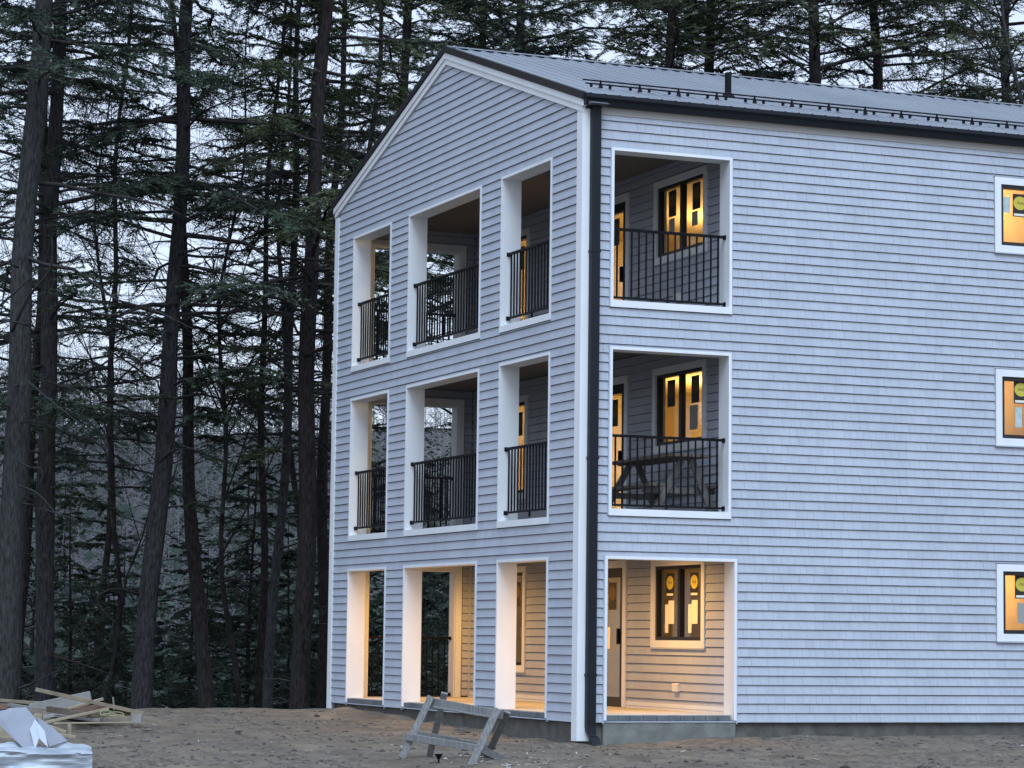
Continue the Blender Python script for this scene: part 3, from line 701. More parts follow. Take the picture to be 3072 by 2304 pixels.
def trunk_path(H, wob, rs, K=26):
    h = np.linspace(-0.6, H, K); ph = rs.uniform(0, 6.28, 4)
    x = wob*(np.sin(h*0.35+ph[0])-np.sin(ph[0]) + 0.35*np.sin(h*1.1+ph[1]) - 0.35*np.sin(ph[1])); y = wob*(np.sin(h*0.31+ph[2])-np.sin(ph[2]))
    return np.stack([x, y, h], 1)
def conifer(name, seed, H, r0, wob, h_dead, h_live, nb, Lmax, mats, loc, lean=0, leandir=0, dens=1.0, blades=26, droop=0.12, label=None, group=None, top=1.0, live_lo=0.12, bl=0.085, ndead=1.7, rise0=0.12, kink=None, az_bias=None):
    rs = np.random.RandomState(seed)
    root = empty(name, loc, label, 'tree', group)
    path = trunk_path(H, wob, rs)
    if kink: path[:, 0] += kink(path[:, 2])
    h = path[:, 2]; K = len(h)
    rad = r0*np.clip(1-np.clip(h, 0, None)/(H*1.03), 0.02, 1)**0.75*(1+0.35*np.exp(-np.clip(h, 0, None)/0.35))*(1+0.05*rs.randn(K))
    v, f = tubes(path[None], rad[None], 12); np_mesh('trunk', v, f, mats[0], root, True)
    cen = lambda hh: np.stack([np.interp(hh, h, path[:, 0]), np.interp(hh, h, path[:, 1]), hh], -1)
    # branches
    hb = np.sort(h_dead + (H*0.985-h_dead)*rs.uniform(0, 1, nb)**0.9)
    azm = np.arange(nb)*2.399+rs.normal(0, 0.5, nb)
    t = (hb-h_live)/(H-h_live)
    Lb = np.where(t < 0, rs.uniform(0.35, 0.8, nb)*Lmax*0.85, Lmax*np.clip(1.05-np.clip(t, 0, 1)**1.3*top, 0.12, 1)*rs.uniform(0.6, 1.1, nb))
    live = rs.uniform(0, 1, nb) < np.where(t < 0, live_lo, np.clip(0.35+2.2*t, 0, 0.97))
    KB = 7; s = np.linspace(0, 1, KB)
    dirs = np.stack([np.cos(azm), np.sin(azm), np.zeros(nb)], 1); perp = np.stack([-np.sin(azm), np.cos(azm), np.zeros(nb)], 1)
    rise = rs.normal(rise0, 0.18, nb); dr = droop*rs.uniform(0.5, 1.8, nb)*Lb; curl = rs.normal(0, 0.13, nb)*Lb
    P = cen(hb)[:, None, :] + dirs[:, None, :]*(Lb[:, None]*s)[..., None] + perp[:, None, :]*(curl[:, None]*s**2)[..., None]
    P[..., 2] += rise[:, None]*Lb[:, None]*s - dr[:, None]*s**2*1.4
    jit = rs.normal(0, 1, (nb, KB, 3))*0.035*Lb[:, None, None]*s[None, :, None]; P += jit*np.array([1, 1, 0.8])
    rb = np.interp(hb, h, rad)
    R = np.clip(0.006+0.0095*Lb*rs.uniform(0.7, 1.3, nb), 0.008, 0.055)[:, None]*(1-0.85*s)[None] ; R = np.minimum(R, rb[:, None])+0.002
    bp = [tubes(P, R, 4)]
    ns = 16; hs_ = rs.uniform(0.4, max(h_dead, 3.0)+2, ns); az2 = rs.uniform(0, 6.28, ns); ls = rs.uniform(0.12, 0.9, ns)**1.3+np.interp(hs_, h, rad)
    S0 = cen(hs_); S1 = S0 + np.stack([np.cos(az2), np.sin(az2), rs.normal(0.15, 0.2, ns)], 1)*ls[:, None]*0.6; S2 = S1 + np.stack([np.cos(az2+0.2), np.sin(az2+0.2), rs.normal(0.0, 0.4, ns)], 1)*ls[:, None]*0.4
    bp.append(tubes(np.stack([S0, S1, S2], 1), rs.uniform(0.010, 0.022, ns)[:, None]*np.array([1.3, 0.8, 0.5]), 4))
    # twigs
    def sub(Psel, Lsel, n, lo, l0, l1, ang, Rr, sag, rs):
        N = len(Psel)
        tt = rs.uniform(lo, 1.0, (N, n)); sd = np.where(rs.uniform(0, 1, (N, n)) < 0.5, -1, 1)
        fi = tt*(Psel.shape[1]-1); i0 = np.clip(fi.astype(int), 0, Psel.shape[1]-2); fr = (fi-i0)[..., None]
        ar = np.arange(N)[:, None]; B0 = Psel[ar, i0]*(1-fr)+Psel[ar, i0+1]*fr
        dd = unit(Psel[ar, i0+1]-Psel[ar, i0]); pp = unit(np.cross(dd, np.array([0, 0, 1.0])))
        an = np.radians(rs.normal(ang, 12, (N, n)))[..., None]
        td = unit(dd*np.cos(an) + pp*np.sin(an)*sd[..., None] + np.array([0, 0, 1.0])*rs.normal(0.02, 0.2, (N, n))[..., None])
        tl = (l0+(l1-l0)*rs.uniform(0, 1, (N, n)))*np.clip(Lsel[:, None], 0.5, 4)/3.0*(1.15-0.6*tt)
        B0 = B0.reshape(-1, 3); td = td.reshape(-1, 3); tl = tl.ravel()
        s3 = np.array([0, 0.5, 1.0])
        Q = B0[:, None]+td[:, None]*(tl[:, None]*s3)[..., None]; Q[..., 2] -= sag*tl[:, None]*s3**2
        Q[:, 1:] += rs.normal(0, 0.03, Q[:, 1:].shape)*tl[:, None, None]
        return Q, tl
    li = np.where(live)[0]; di = np.where(~live)[0]
    if len(di):
        Q, tl = sub(P[di], Lb[di], int(10*ndead)+1, 0.2, 0.5, 1.5, 48, 0.006, 0.1, rs)
        v3, f3 = tubes(Q[:, ::2], np.clip(0.007*tl, 0.0045, 0.012)[:, None]*np.array([1, 0.35]), 3); bp.append((v3, f3))
        Q2, tl2 = sub(Q[::2], tl[::2]*2, 3, 0.2, 0.3, 0.9, 45, 0.004, 0.1, rs)
        bp.append(tubes(Q2[:, ::2], np.full((len(Q2), 1), 0.0035)*np.array([1, 0.5]), 3))
    if len(li):
        n = max(4, int(22*dens)); Q, tl = sub(P[li], Lb[li], n, 0.18, 0.45, 1.15, 55, 0.005, 0.22, rs)
        bp.append(tubes(Q[:, ::2], np.clip(0.006*tl, 0.004, 0.009)[:, None]*np.array([1, 0.45]), 3))
    v, f = cat(bp); np_mesh('branches', v, f, M['twig'] if len(mats) < 3 else mats[2], root)
    if len(li):
        # needle sprays: thin blades along each twig, flat like hemlock fans
        N = len(Q); tb = (np.arange(blades)+0.5)/blades
        tb = np.clip(tb[None]+rs.uniform(-0.5, 0.5, (N, blades))/blades, 0, 1)
        i0 = (tb >= 0.5).astype(int); fr = ((tb*2)-i0)[..., None]; ar = np.arange(N)[:, None]
        B0 = Q[ar, i0]*(1-fr)+Q[ar, i0+1]*fr; dd = unit(Q[ar, i0+1]-Q[ar, i0]); pp = unit(np.cross(dd, np.array([0, 0, 1.0])))
        sd = np.where(np.arange(blades) % 2 == 0, 1.0, -1.0)[None, :, None]
        bd = unit(dd*rs.uniform(0.35, 0.9, (N, blades, 1)) + pp*sd*rs.uniform(0.5, 1.0, (N, blades, 1)) + np.array([0, 0, 1.0])*rs.normal(-0.05, 0.35, (N, blades, 1)))
        Lq = bl*rs.uniform(0.6, 1.5, (N, blades, 1))*np.clip(tl, 0.4, 1.0)[:, None, None]*(1.25-0.5*tb[..., None])
        wq = unit(np.cross(bd, rs.normal(0, 1, (N, blades, 3))))*rs.uniform(0.009, 0.020, (N, blades, 1))
        V = np.stack([B0-wq+bd*Lq*0.1, B0+wq+bd*Lq*0.1, B0+bd*Lq], 2).reshape(-1, 3)
        Fq = np.arange(len(V)).reshape(-1, 3)
        np_mesh('crown', V, Fq, mats[1], root)
    root.rotation_euler = Matrix.Rotation(math.radians(lean), 4, Vector((-math.sin(leandir), math.cos(leandir), 0))).to_euler() if lean else (0, 0, 0)
    return root
def ground_at(u, d):
    """world xy on the ground sheet under pixel column u at depth d"""
    p = at_depth(u, 1946, d); return p[0], p[1], float(gz(p[0], p[1], False))
BG, BB, BP, ND, NO = M['bark_grey'], M['bark_brown'], M['bark_pale'], M['needle_dark'], M['needle_olive']
right = math.atan2(_R0[1], _R0[0])      # lean direction towards the right of the picture
# name, base column, depth, height, radius, lean (deg, + = right), seed ...
front = [
 (5, 49.0, 30, 0.27, 2.2, 11, BP, ND, 3.2, 7.5, 92, 4.0, 'thick pale grey hemlock trunk at the left edge with bare crooked limbs'),
 (127, 51.5, 30, 0.20, 0.0, 12, BG, ND, 4.0, 7.5, 100, 4.0, 'straight grey brown hemlock directly behind the lumber heap, second from the left edge'),
 (424, 52.0, 30, 0.20, 2.35, 13, BG, ND, 3.5, 7.5, 110, 4.2, 'tall dark hemlock leaning slightly right, right of the lumber heap'),
 (641, 54.0, 17, 0.17, -4.6, 14, BB, ND, 5.0, 10.0, 46, 2.6, 'dark brown trunk leaning left across its straighter neighbour'),
 (800, 55.0, 22, 0.115, 1.5, 15, BP, NO, 4.0, 6.5, 84, 3.2, 'slim pale trunk between the leaning trunk and the thick brown one'),
 (901, 53.0, 30, 0.20, 1.5, 16, BB, NO, 5.5, 7.5, 110, 4.2, 'thick reddish brown hemlock just left of the gable corner'),
]
ROOT = {}
for (u, d, H, r, ln, sd, b_, n_, hd, hl, nb, lm, lab) in front:
    x, y, z = ground_at(u, d)
    ROOT[sd] = conifer('hemlock_tree', sd, H-z, r, 0.10 if sd != 12 else 0.06, hd-z, hl-z, nb, lm, (b_, n_, M['twig']), (x, y, z-0.1), ln, right, 1.8, 41, 0.10, lab, 'hemlocks along the crest left of the house', live_lo=0.35, bl=0.115, top=0.8)
x, y, z = ground_at(770, 58.0)
conifer('hemlock_tree', 21, 20-z, 0.10, 0.12, 5-z, 9-z, 46, 2.6, (BB, ND), (x, y, z-0.1), 1.2, right, 1.2, 36, 0.1, 'thin dark trunk standing close behind the slim pale one', 'hemlocks along the crest left of the house')
x, y, z = ground_at(962, 59.0)
conifer('hemlock_tree', 22, 22-z, 0.15, 0.12, 3.5-z, 9-z, 56, 3.2, (BB, ND), (x, y, z-0.1), 1.0, right, 1.2, 36, 0.1, 'dark trunk half hidden behind the left edge of the gable', 'hemlocks along the crest left of the house')
x, y, z = ground_at(60, 57.0)
conifer('hemlock_tree', 23, 23-z, 0.17, 0.12, 2.5-z, 8-z, 70, 3.4, (BB, ND), (x, y, z-0.1), 0.5, right, 1.2, 36, 0.1, 'dark trunk in the gap between the two leftmost trunks', 'hemlocks along the crest left of the house')

# second rank of hemlocks farther down the slope
hk = [conifer('hemlock_tree', 30+k, 30, 0.11, 0.20, 4, 9.5, 74, 3.8, (BB, ND), (0, 0, 0), 0, 0, 1.2, 36, 0.12, 'x', 'second rank of hemlocks down the slope', top=0.8, live_lo=0.4, bl=0.125) for k in range(2)]
hl_ = [(270, 64, 0, 1.0, 'farther hemlock in the gap between the lumber heap trunk and the slightly leaning one'),
       (-30, 64, 1, 1.0, 'farther hemlock at the very left edge'), (865, 68, 1, 1.0, 'farther hemlock between the slim pale trunk and the gable corner'), (1060, 62, 0, 1.0, 'hemlock rising behind the left roof edge')]
for j, (u, d, k, sc, lab) in enumerate(hl_):
    o = dup(hk[k]) if [q for q in hl_[:j] if q[2] == k] else hk[k]
    x, y, z = ground_at(u, d); o.location = (x, y, z-0.1); o.rotation_euler = (0, math.radians(rnd.uniform(-1.5, 1.5)), rnd.uniform(0, 6.28)); o.scale = (sc, sc, sc); o['label'] = lab
# trees behind the roof
kinds = [conifer('pine_tree', 40+k, 34, 0.22, 0.16, 13, 14, 118, 4.4, (BG if k % 2 else BB, NO if k != 1 else ND), (0, 0, 0), 0, 0, 1.6, 42, 0.03, 'x', 'pines rising behind the roof', top=0.75, bl=0.125, rise0=0.28) for k in range(3)]
rear = [(1185, 64, 0, 0.98, 'pine rising behind the left roof slope nearest the gable peak'), (1540, 66, 1, 1.0, 'pine above the ridge right of the gable peak'),
        (1395, 74, 2, 1.06, 'farther pine showing over the gable peak'),
        (1995, 63, 2, 0.97, 'dark pine trunk above the ridge left of the vent pipe'), (2112, 67, 1, 1.03, 'pine trunk just left of the vent pipe'),
         (2420, 64, 0, 1.05, 'leaning pine above the middle of the visible ridge'),
        (2672, 65, 2, 1.0, 'straight pine trunk left of the pale sky gap'),
        (2985, 70, 1, 1.0, 'pine at the right edge above the roof')]
for j, (u, d, k, sc, lab) in enumerate(rear):
    used = [q for q in rear[:j] if q[2] == k]
    o = dup(kinds[k]) if used else kinds[k]
    x, y, z = ground_at(u, d); o.location = (x, y, z-0.1); o.rotation_euler = (0, math.radians(rnd.uniform(-1.5, 1.5)), rnd.uniform(0, 6.28)); o.scale = (sc, sc, sc*(1+max(0, -z-6)*0.015)); o['label'] = lab
# young hemlocks on the slope below the crest
ys = [conifer('young_hemlock', 60+k, 9.5, 0.075, 0.10, 0.8, 1.2, 74, 2.7, (BB, ND), (0, 0, 0), 0, 0, 1.3, 34, 0.16, 'x', 'young hemlocks on the slope below the crest', live_lo=0.75) for k in range(2)]
yl = [(225, 60, 0, 1.0, 'young hemlock on the slope between the lumber heap trunk and the leaning pair'), (300, 70, 1, 1.25, 'farther young hemlock low behind the lumber heap'), (545, 62, 1, 0.95, 'young hemlock between the slightly leaning trunk and the left leaning one'),
      (720, 61, 0, 1.05, 'young hemlock left of the slim pale trunk'), (860, 66, 1, 1.1, 'young hemlock between the slim pale trunk and the thick brown one'), (1010, 64, 0, 1.0, 'young hemlock seen through the left gable openings'),
      (1300, 66, 1, 1.1, 'young hemlock seen through the wide gable openings'), (-40, 62, 1, 1.1, 'young hemlock at the left picture edge behind the pale trunk'), (400, 82, 0, 1.35, 'farthest young hemlock behind the slightly leaning trunk'),
      (1150, 60, 1, 0.9, 'young hemlock behind the pier between the left and middle gable openings'), (1420, 72, 0, 1.3, 'farther young hemlock seen past the inner corner post of the porch')]
yl += [(180, 88, 1, 1.6, 'far young hemlock behind the straight trunk by the lumber heap'), (760, 86, 1, 1.7, 'tall far young hemlock behind the slim pale trunk'),
       (930, 80, 0, 1.5, 'far young hemlock behind the thick reddish trunk'), (330, 58, 1, 0.7, 'short young hemlock just past the crest right of the lumber heap'), (590, 57.5, 0, 0.65, 'short young hemlock at the foot of the left leaning trunk'),
       (60, 78, 0, 1.5, 'far young hemlock between the two leftmost trunks'), (1240, 84, 1, 1.6, 'far young hemlock seen through the middle gable opening')]
for j, (u, d, k, sc, lab) in enumerate(yl):
    o = dup(ys[k]) if [q for q in yl[:j] if q[2] == k] else ys[k]
    x, y, z = ground_at(u, d); o.location = (x, y, z-0.1); o.rotation_euler = (0, 0, rnd.uniform(0, 6.28)); o.scale = (sc, sc, sc); o['label'] = lab

# bare deciduous trees
def bare_tree(name, seed, H, r0, loc, label, mat, spread=0.5, n0=20, group=None):
    rs = np.random.RandomState(seed); root = empty(name, loc, label, 'tree', group)
    path = trunk_path(H, 0.34, rs); h = path[:, 2]
    rad = r0*np.clip(1-np.clip(h, 0, None)/(H*1.02), 0.03, 1)**0.8; v, f = tubes(path[None], rad[None], 9); np_mesh('trunk', v, f, mat, root, True)
    parts = []
    hb = rs.uniform(0.22*H, 0.96*H, n0); P0 = np.stack([np.interp(hb, h, path[:, 0]), np.interp(hb, h, path[:, 1]), hb], 1)
    a = rs.uniform(0, 6.28, n0); Dv = unit(np.stack([np.cos(a)*spread, np.sin(a)*spread, rs.uniform(0.5, 1.0, n0)], 1)); Lv = (H-hb)*0.55*rs.uniform(0.5, 1, n0)+0.8; Rv = np.interp(hb, h, rad)*0.5
    for lev in range(4):
        K = 6; s = np.linspace(0, 1, K); P = P0[:, None]+Dv[:, None]*(Lv[:, None]*s)[..., None]
        P += np.cumsum(rs.normal(0, 0.045, P.shape), 1)*Lv[:, None, None]*s[None, :, None]; P[..., 2] += 0.10*Lv[:, None]*s**2
        parts.append(tubes(P, np.maximum(Rv[:, None]*(1-0.75*s), 0.0035), 4))
        m_ = (6, 5, 4, 0)[lev]
        if not m_: break
        t = rs.uniform(0.25, 1, (len(P), m_)); fi = t*(K-1); i0 = np.clip(fi.astype(int), 0, K-2); ar = np.arange(len(P))[:, None]; fr = (fi-i0)[..., None]
        B0 = (P[ar, i0]*(1-fr)+P[ar, i0+1]*fr).reshape(-1, 3); dd = unit(P[ar, i0+1]-P[ar, i0]).reshape(-1, 3)
        Dv = unit(dd+rs.normal(0, 0.55, dd.shape)); Lv = np.repeat(Lv, m_)*rs.uniform(0.3, 0.6, len(B0)); Rv = np.repeat(Rv, m_)*0.5; P0 = B0
    v, f = cat(parts); np_mesh('branches', v, f, mat, root)
    return root
for (u, d, H, r, sd, lab, mt) in ((3010, 62, 22, 0.12, 3, 'pale bare deciduous tree at the right edge above the roof', BP), (2800, 68, 19, 0.10, 4, 'thin bare tree in the pale sky gap right of the roof', M['twig']),
                              (700, 57, 17, 0.07, 5, 'thin bare sapling in the sky gap right of the leaning trunks', M['twig']), (300, 57.5, 16, 0.07, 6, 'thin bare sapling between the lumber heap trunks', M['twig'])):
    x, y, z = ground_at(u, d); bare_tree('bare_tree', sd, H-z, r, (x, y, z-0.1), lab, mt)

# far wooded hillside
rs = np.random.RandomState(5)
n = 1500; uu = rs.uniform(-250, 1700, n); dd_ = 70+rs.uniform(0, 1, n)**1.3*330
px = CAM[0]+(ray(0, 1946)[0]*0) + np.array([at_depth(a, 1946, b)[0] for a, b in zip(uu, dd_)]); py = np.array([at_depth(a, 1946, b)[1] for a, b in zip(uu, dd_)])
pz = gz(px, py, False); Hh = rs.uniform(7, 15, n)
K = 4; s = np.linspace(0, 1, K); B = np.stack([px, py, pz], 1)
P = B[:, None]+np.stack([rs.normal(0, 0.05, n), rs.normal(0, 0.05, n), np.ones(n)], 1)[:, None]*(Hh[:, None]*s)[..., None]
parts = [tubes(P, (rs.uniform(0.035, 0.10, n)*1.0)[:, None]*(1-0.8*s), 3)]
m_ = 15; t = rs.uniform(0.12, 0.98, (n, m_)); B0 = (B[:, None]+np.array([0, 0, 1.0])*(Hh[:, None]*t)[..., None]).reshape(-1, 3)
a = rs.uniform(0, 6.28, len(B0)); Dv = unit(np.stack([np.cos(a), np.sin(a), rs.uniform(-0.1, 1.0, len(B0))], 1)); Lv = (np.repeat(Hh, m_)*(1-t.ravel())*0.5+0.8)*rs.uniform(0.5, 1.1, len(B0))
P = B0[:, None]+Dv[:, None]*(Lv[:, None]*np.array([0, 0.5, 1]))[..., None]; P[:, 1:] += rs.normal(0, 0.06, P[:, 1:].shape)*Lv[:, None, None]
parts.append(tubes(P[:, ::2], np.clip(0.010*Lv, 0.015, 0.05)[:, None]*np.array([1, 0.4]), 3))
P2 = P[::1, 1]; D2 = unit(Dv+rs.normal(0, 0.6, Dv.shape)); P2 = P2[:, None]+D2[:, None]*(Lv[:, None]*0.6*np.array([0, 1]))[..., None]
parts.append(tubes(P2, np.full((len(P2), 1), 0.018)*np.array([1, 0.4]), 3))
v, f = cat(parts); o = np_mesh('distant_woods', v, f, M['farbark']); tag(o, 'grey bare woods covering the far valley side', 'woods', kind='stuff')
n = 560; uu = rs.uniform(-250, 1700, n); dd_ = 75+rs.uniform(0, 1, n)**1.3*220
pt = np.array([at_depth(a, 1946, b) for a, b in zip(uu, dd_)]); zz = gz(pt[:, 0], pt[:, 1], False); Hh = rs.uniform(5, 13, n); m_ = 130
t = rs.uniform(0.05, 1, (n, m_)); a = rs.uniform(0, 6.28, (n, m_)); rr = (1-t)**0.8*Hh[:, None]*0.24*rs.uniform(0.2, 1, (n, m_))
C0 = np.stack([pt[:, 0, None]+np.cos(a)*rr, pt[:, 1, None]+np.sin(a)*rr, zz[:, None]+Hh[:, None]*t], -1).reshape(-1, 3)
d0 = unit(np.stack([np.cos(a), np.sin(a), rs.normal(-0.2, 0.25, a.shape)], -1).reshape(-1, 3)); Lq = rs.uniform(0.3, 0.8, (len(C0), 1)); w_ = unit(np.cross(d0, rs.normal(0, 1, d0.shape)))*rs.uniform(0.06, 0.17, (len(C0), 1))
V = np.stack([C0-w_*0.3, C0+d0*Lq*0.5-w_, C0+d0*Lq, C0+d0*Lq*0.5+w_], 1).reshape(-1, 3); o = np_mesh('distant_evergreens', V, np.arange(len(V)).reshape(-1, 4), M['fargreen'])
tag(o, 'scattered dark evergreens among the far bare woods', 'woods', kind='stuff')

# crooked bare limbs, each grown from its own trunk
def limb(root, pts, d, r0, mat, k=.6027, off=(0, 0)):
    P = [at_depth(off[0]+a*k, off[1]+b*k, d+dd) for a, b, dd in pts]
    q = []                                   # smooth the polyline (Catmull-Rom)
    for i in range(len(P)-1):
        p0, p1, p2, p3 = P[max(i-1, 0)], P[i], P[i+1], P[min(i+2, len(P)-1)]
        for t in (0, 0.33, 0.66): q.append(0.5*((2*p1)+(p2-p0)*t+(2*p0-5*p1+4*p2-p3)*t*t+(3*p1-p0-3*p2+p3)*t**3))
    q.append(P[-1]); R = list(np.linspace(r0, r0*0.3, len(q)))
    mb = MB(); mb.tube(q, R, 6); o = mb.build('limb', mat, root, True)
    o.matrix_parent_inverse = (Matrix.Translation(root.location) @ root.rotation_euler.to_matrix().to_4x4()).inverted()
c6 = dict(k=.693, off=(0, 1000))
limb(ROOT[11], [(150, 1620, 0), (40, 1600, -.3), (-60, 1640, -.6)], 48.6, .03, BP)
limb(ROOT[11], [(60, 1650, 0), (140, 1480, -.5), (250, 1340, -.9), (258, 1180, -1)], 48.8, .035, BP)
limb(ROOT[11], [(-20, 1540, 0), (90, 1440, -.3), (205, 1335, -.5)], 48.6, .028, BP)
limb(ROOT[11], [(90, 1330, 0), (-10, 1290, -.4)], 48.8, .03, BP)
limb(ROOT[11], [(60, 540, 0), (130, 580, -.4), (180, 590, -.6), (175, 660, -.7)], 48.8, .024, BG, **c6)
limb(ROOT[11], [(80, 660, 0), (160, 690, -.5), (250, 790, -1)], 48.8, .022, BP, **c6)
limb(ROOT[11], [(100, 190, 0), (230, 300, -.5), (370, 410, -.8)], 48.8, .022, BP, **c6)
limb(ROOT[12], [(200, 1390, 0), (330, 1425, -.6), (490, 1480, -.9)], 51.5, .030, BB, **c6)
limb(ROOT[13], [(600, 1130, 0), (500, 1105, -.4), (420, 1145, -.7), (455, 1210, -.8), (490, 1250, -.8), (480, 1330, -.9)], 51.9, .030, BB, **c6)
limb(ROOT[13], [(630, 380, 0), (500, 330, -.6), (330, 305, -1)], 51.9, .032, BG, **c6)
limb(ROOT[13], [(640, 190, 0), (560, 130, -.5), (440, 60, -.9), (360, 60, -1)], 51.9, .026, BP, **c6)
limb(ROOT[13], [(690, 560, 0), (740, 510, -.4), (800, 500, -.6)], 51.9, .024, BG, **c6)
limb(ROOT[14], [(915, 1085, 0), (1000, 1065, -.4), (1045, 1072, -.5), (1020, 1130, -.6), (1050, 1205, -.6)], 53.9, .026, BB, **c6)
limb(ROOT[14], [(915, 1070, 0), (960, 990, -.3), (1090, 965, -.6)], 53.9, .022, BB, **c6)
limb(ROOT[15], [(1170, 470, 0), (1050, 360, -.4), (910, 210, -.7)], 54.9, .028, BB, **c6)
limb(ROOT[15], [(1180, 400, 0), (1090, 330, -.3), (1000, 250, -.5), (920, 130, -.6)], 54.9, .024, BB, **c6)
limb(ROOT[16], [(1320, 100, 0), (1400, 60, -.4), (1460, 20, -.5)], 53, .04, BB, **c6)
limb(ROOT[16], [(1550, 1400, 0), (1500, 1330, -.4), (1390, 1290, -.7), (1330, 1230, -.8)], 52.9, .034, BB)
limb(ROOT[16], [(1610, 1120, 0), (1690, 960, -.3), (1780, 870, -.5)], 52.9, .045, BB)

# ------------------------------------------------------------------ things in the yard and on the porch
M['newwood'] = nmat('fresh_wood', (0.37, 0.31, 0.21), 0.8, (0.24, 0.20, 0.14), 5, (1, 1, 1))
M['tanwood'] = nmat('tan_wood', (0.26, 0.215, 0.155), 0.85, (0.16, 0.13, 0.095), 5)
M['greyboard'] = nmat('grey_board', (0.19, 0.185, 0.18), 0.85, (0.28, 0.27, 0.25), 5)
M['redwood'] = nmat('reddish_wood', (0.12, 0.07, 0.05), 0.85, (0.18, 0.11, 0.08), 5)
M['sheetmetal'] = nmat('grey_sheet', (0.20, 0.22, 0.26), 0.5, (0.25, 0.27, 0.31), 3)
M['strap'] = nmat('yellow_strap', (0.30, 0.29, 0.16), 0.6)
M['wrap'] = nmat('plastic_wrap', (0.27, 0.32, 0.37), 0.30, (0.52, 0.57, 0.62), 2.4, (0.7, 0.7, 9), 1.0, spec=0.6)
def item(name, base, label, cat_, group=None): return empty(name, tuple(map(float, base)), label, cat_, group)
def beam_part(root, name, p, q, w, h, mat, up=(0, 0, 1), bevel=0.004):
    b0 = np.array(root.location); mb = MB(); mb.beam(np.array(p)-b0, np.array(q)-b0, w, h, up); return mb.build(name, mat, root, bevel=bevel)
# leaning sawhorse
c9 = lambda a, b, d: at_depth(1100+a*.27125, 2000+b*.27125, d)
sb = c9(800, 990, 33.4); sb[2] = float(gz(sb[0], sb[1]))
sw = item('sawhorse', sb, 'weathered grey wooden sawhorse tilting on the dirt in front of the porch', 'sawhorse')
fw_ = -_F
beam_part(sw, 'leg', c9(712, 330, 33.75), c9(385, 1015, 33.45), 0.088, 0.042, M['oldwood'], fw_)
beam_part(sw, 'leg', c9(1448, 465, 33.05), c9(1105, 1195, 32.7), 0.092, 0.042, M['oldwood'], fw_)
beam_part(sw, 'leg', c9(862, 290, 33.95), c9(690, 1010, 34.35), 0.085, 0.042, M['oldwood'], fw_)
beam_part(sw, 'leg', c9(1560, 500, 33.15), c9(1330, 990, 33.75), 0.085, 0.042, M['oldwood'], fw_)
beam_part(sw, 'top_beam', c9(700, 385, 33.83), c9(1500, 535, 33.12), 0.042, 0.105, M['oldwood'])
beam_part(sw, 'ledge', c9(712, 440, 33.79), c9(1400, 560, 33.16), 0.09, 0.022, M['oldwood'])
beam_part(sw, 'stretcher', c9(418, 772, 33.53), c9(1245, 905, 32.83), 0.036, 0.088, M['oldwood'])
beam_part(sw, 'stretcher', c9(560, 735, 34.25), c9(1380, 900, 33.66), 0.036, 0.075, M['oldwood'])
beam_part(sw, 'brace', c9(1245, 905, 32.86), c9(1550, 1050, 33.5), 0.036, 0.095, M['oldwood'])
# little black funnel
fb = c9(795, 1075, 33.0); fb[2] = float(gz(fb[0], fb[1]))-0.005
fn = item('funnel', fb, 'small black plastic funnel standing in the dirt under the sawhorse', 'funnel')
mb = MB(); mb.tube([(0, 0, 0.0), (0, 0, 0.012)], [0.035, 0.03], 12); mb.build('foot', M['black'], fn)
mb = MB(); mb.tube([(0, 0, 0.012), (0, 0, 0.055), (0, 0, 0.12), (0, 0, 0.122), (0, 0, 0.06)], [0.010, 0.012, 0.052, 0.048, 0.010], 14, cap=True); mb.build('cone', M['black'], fn)
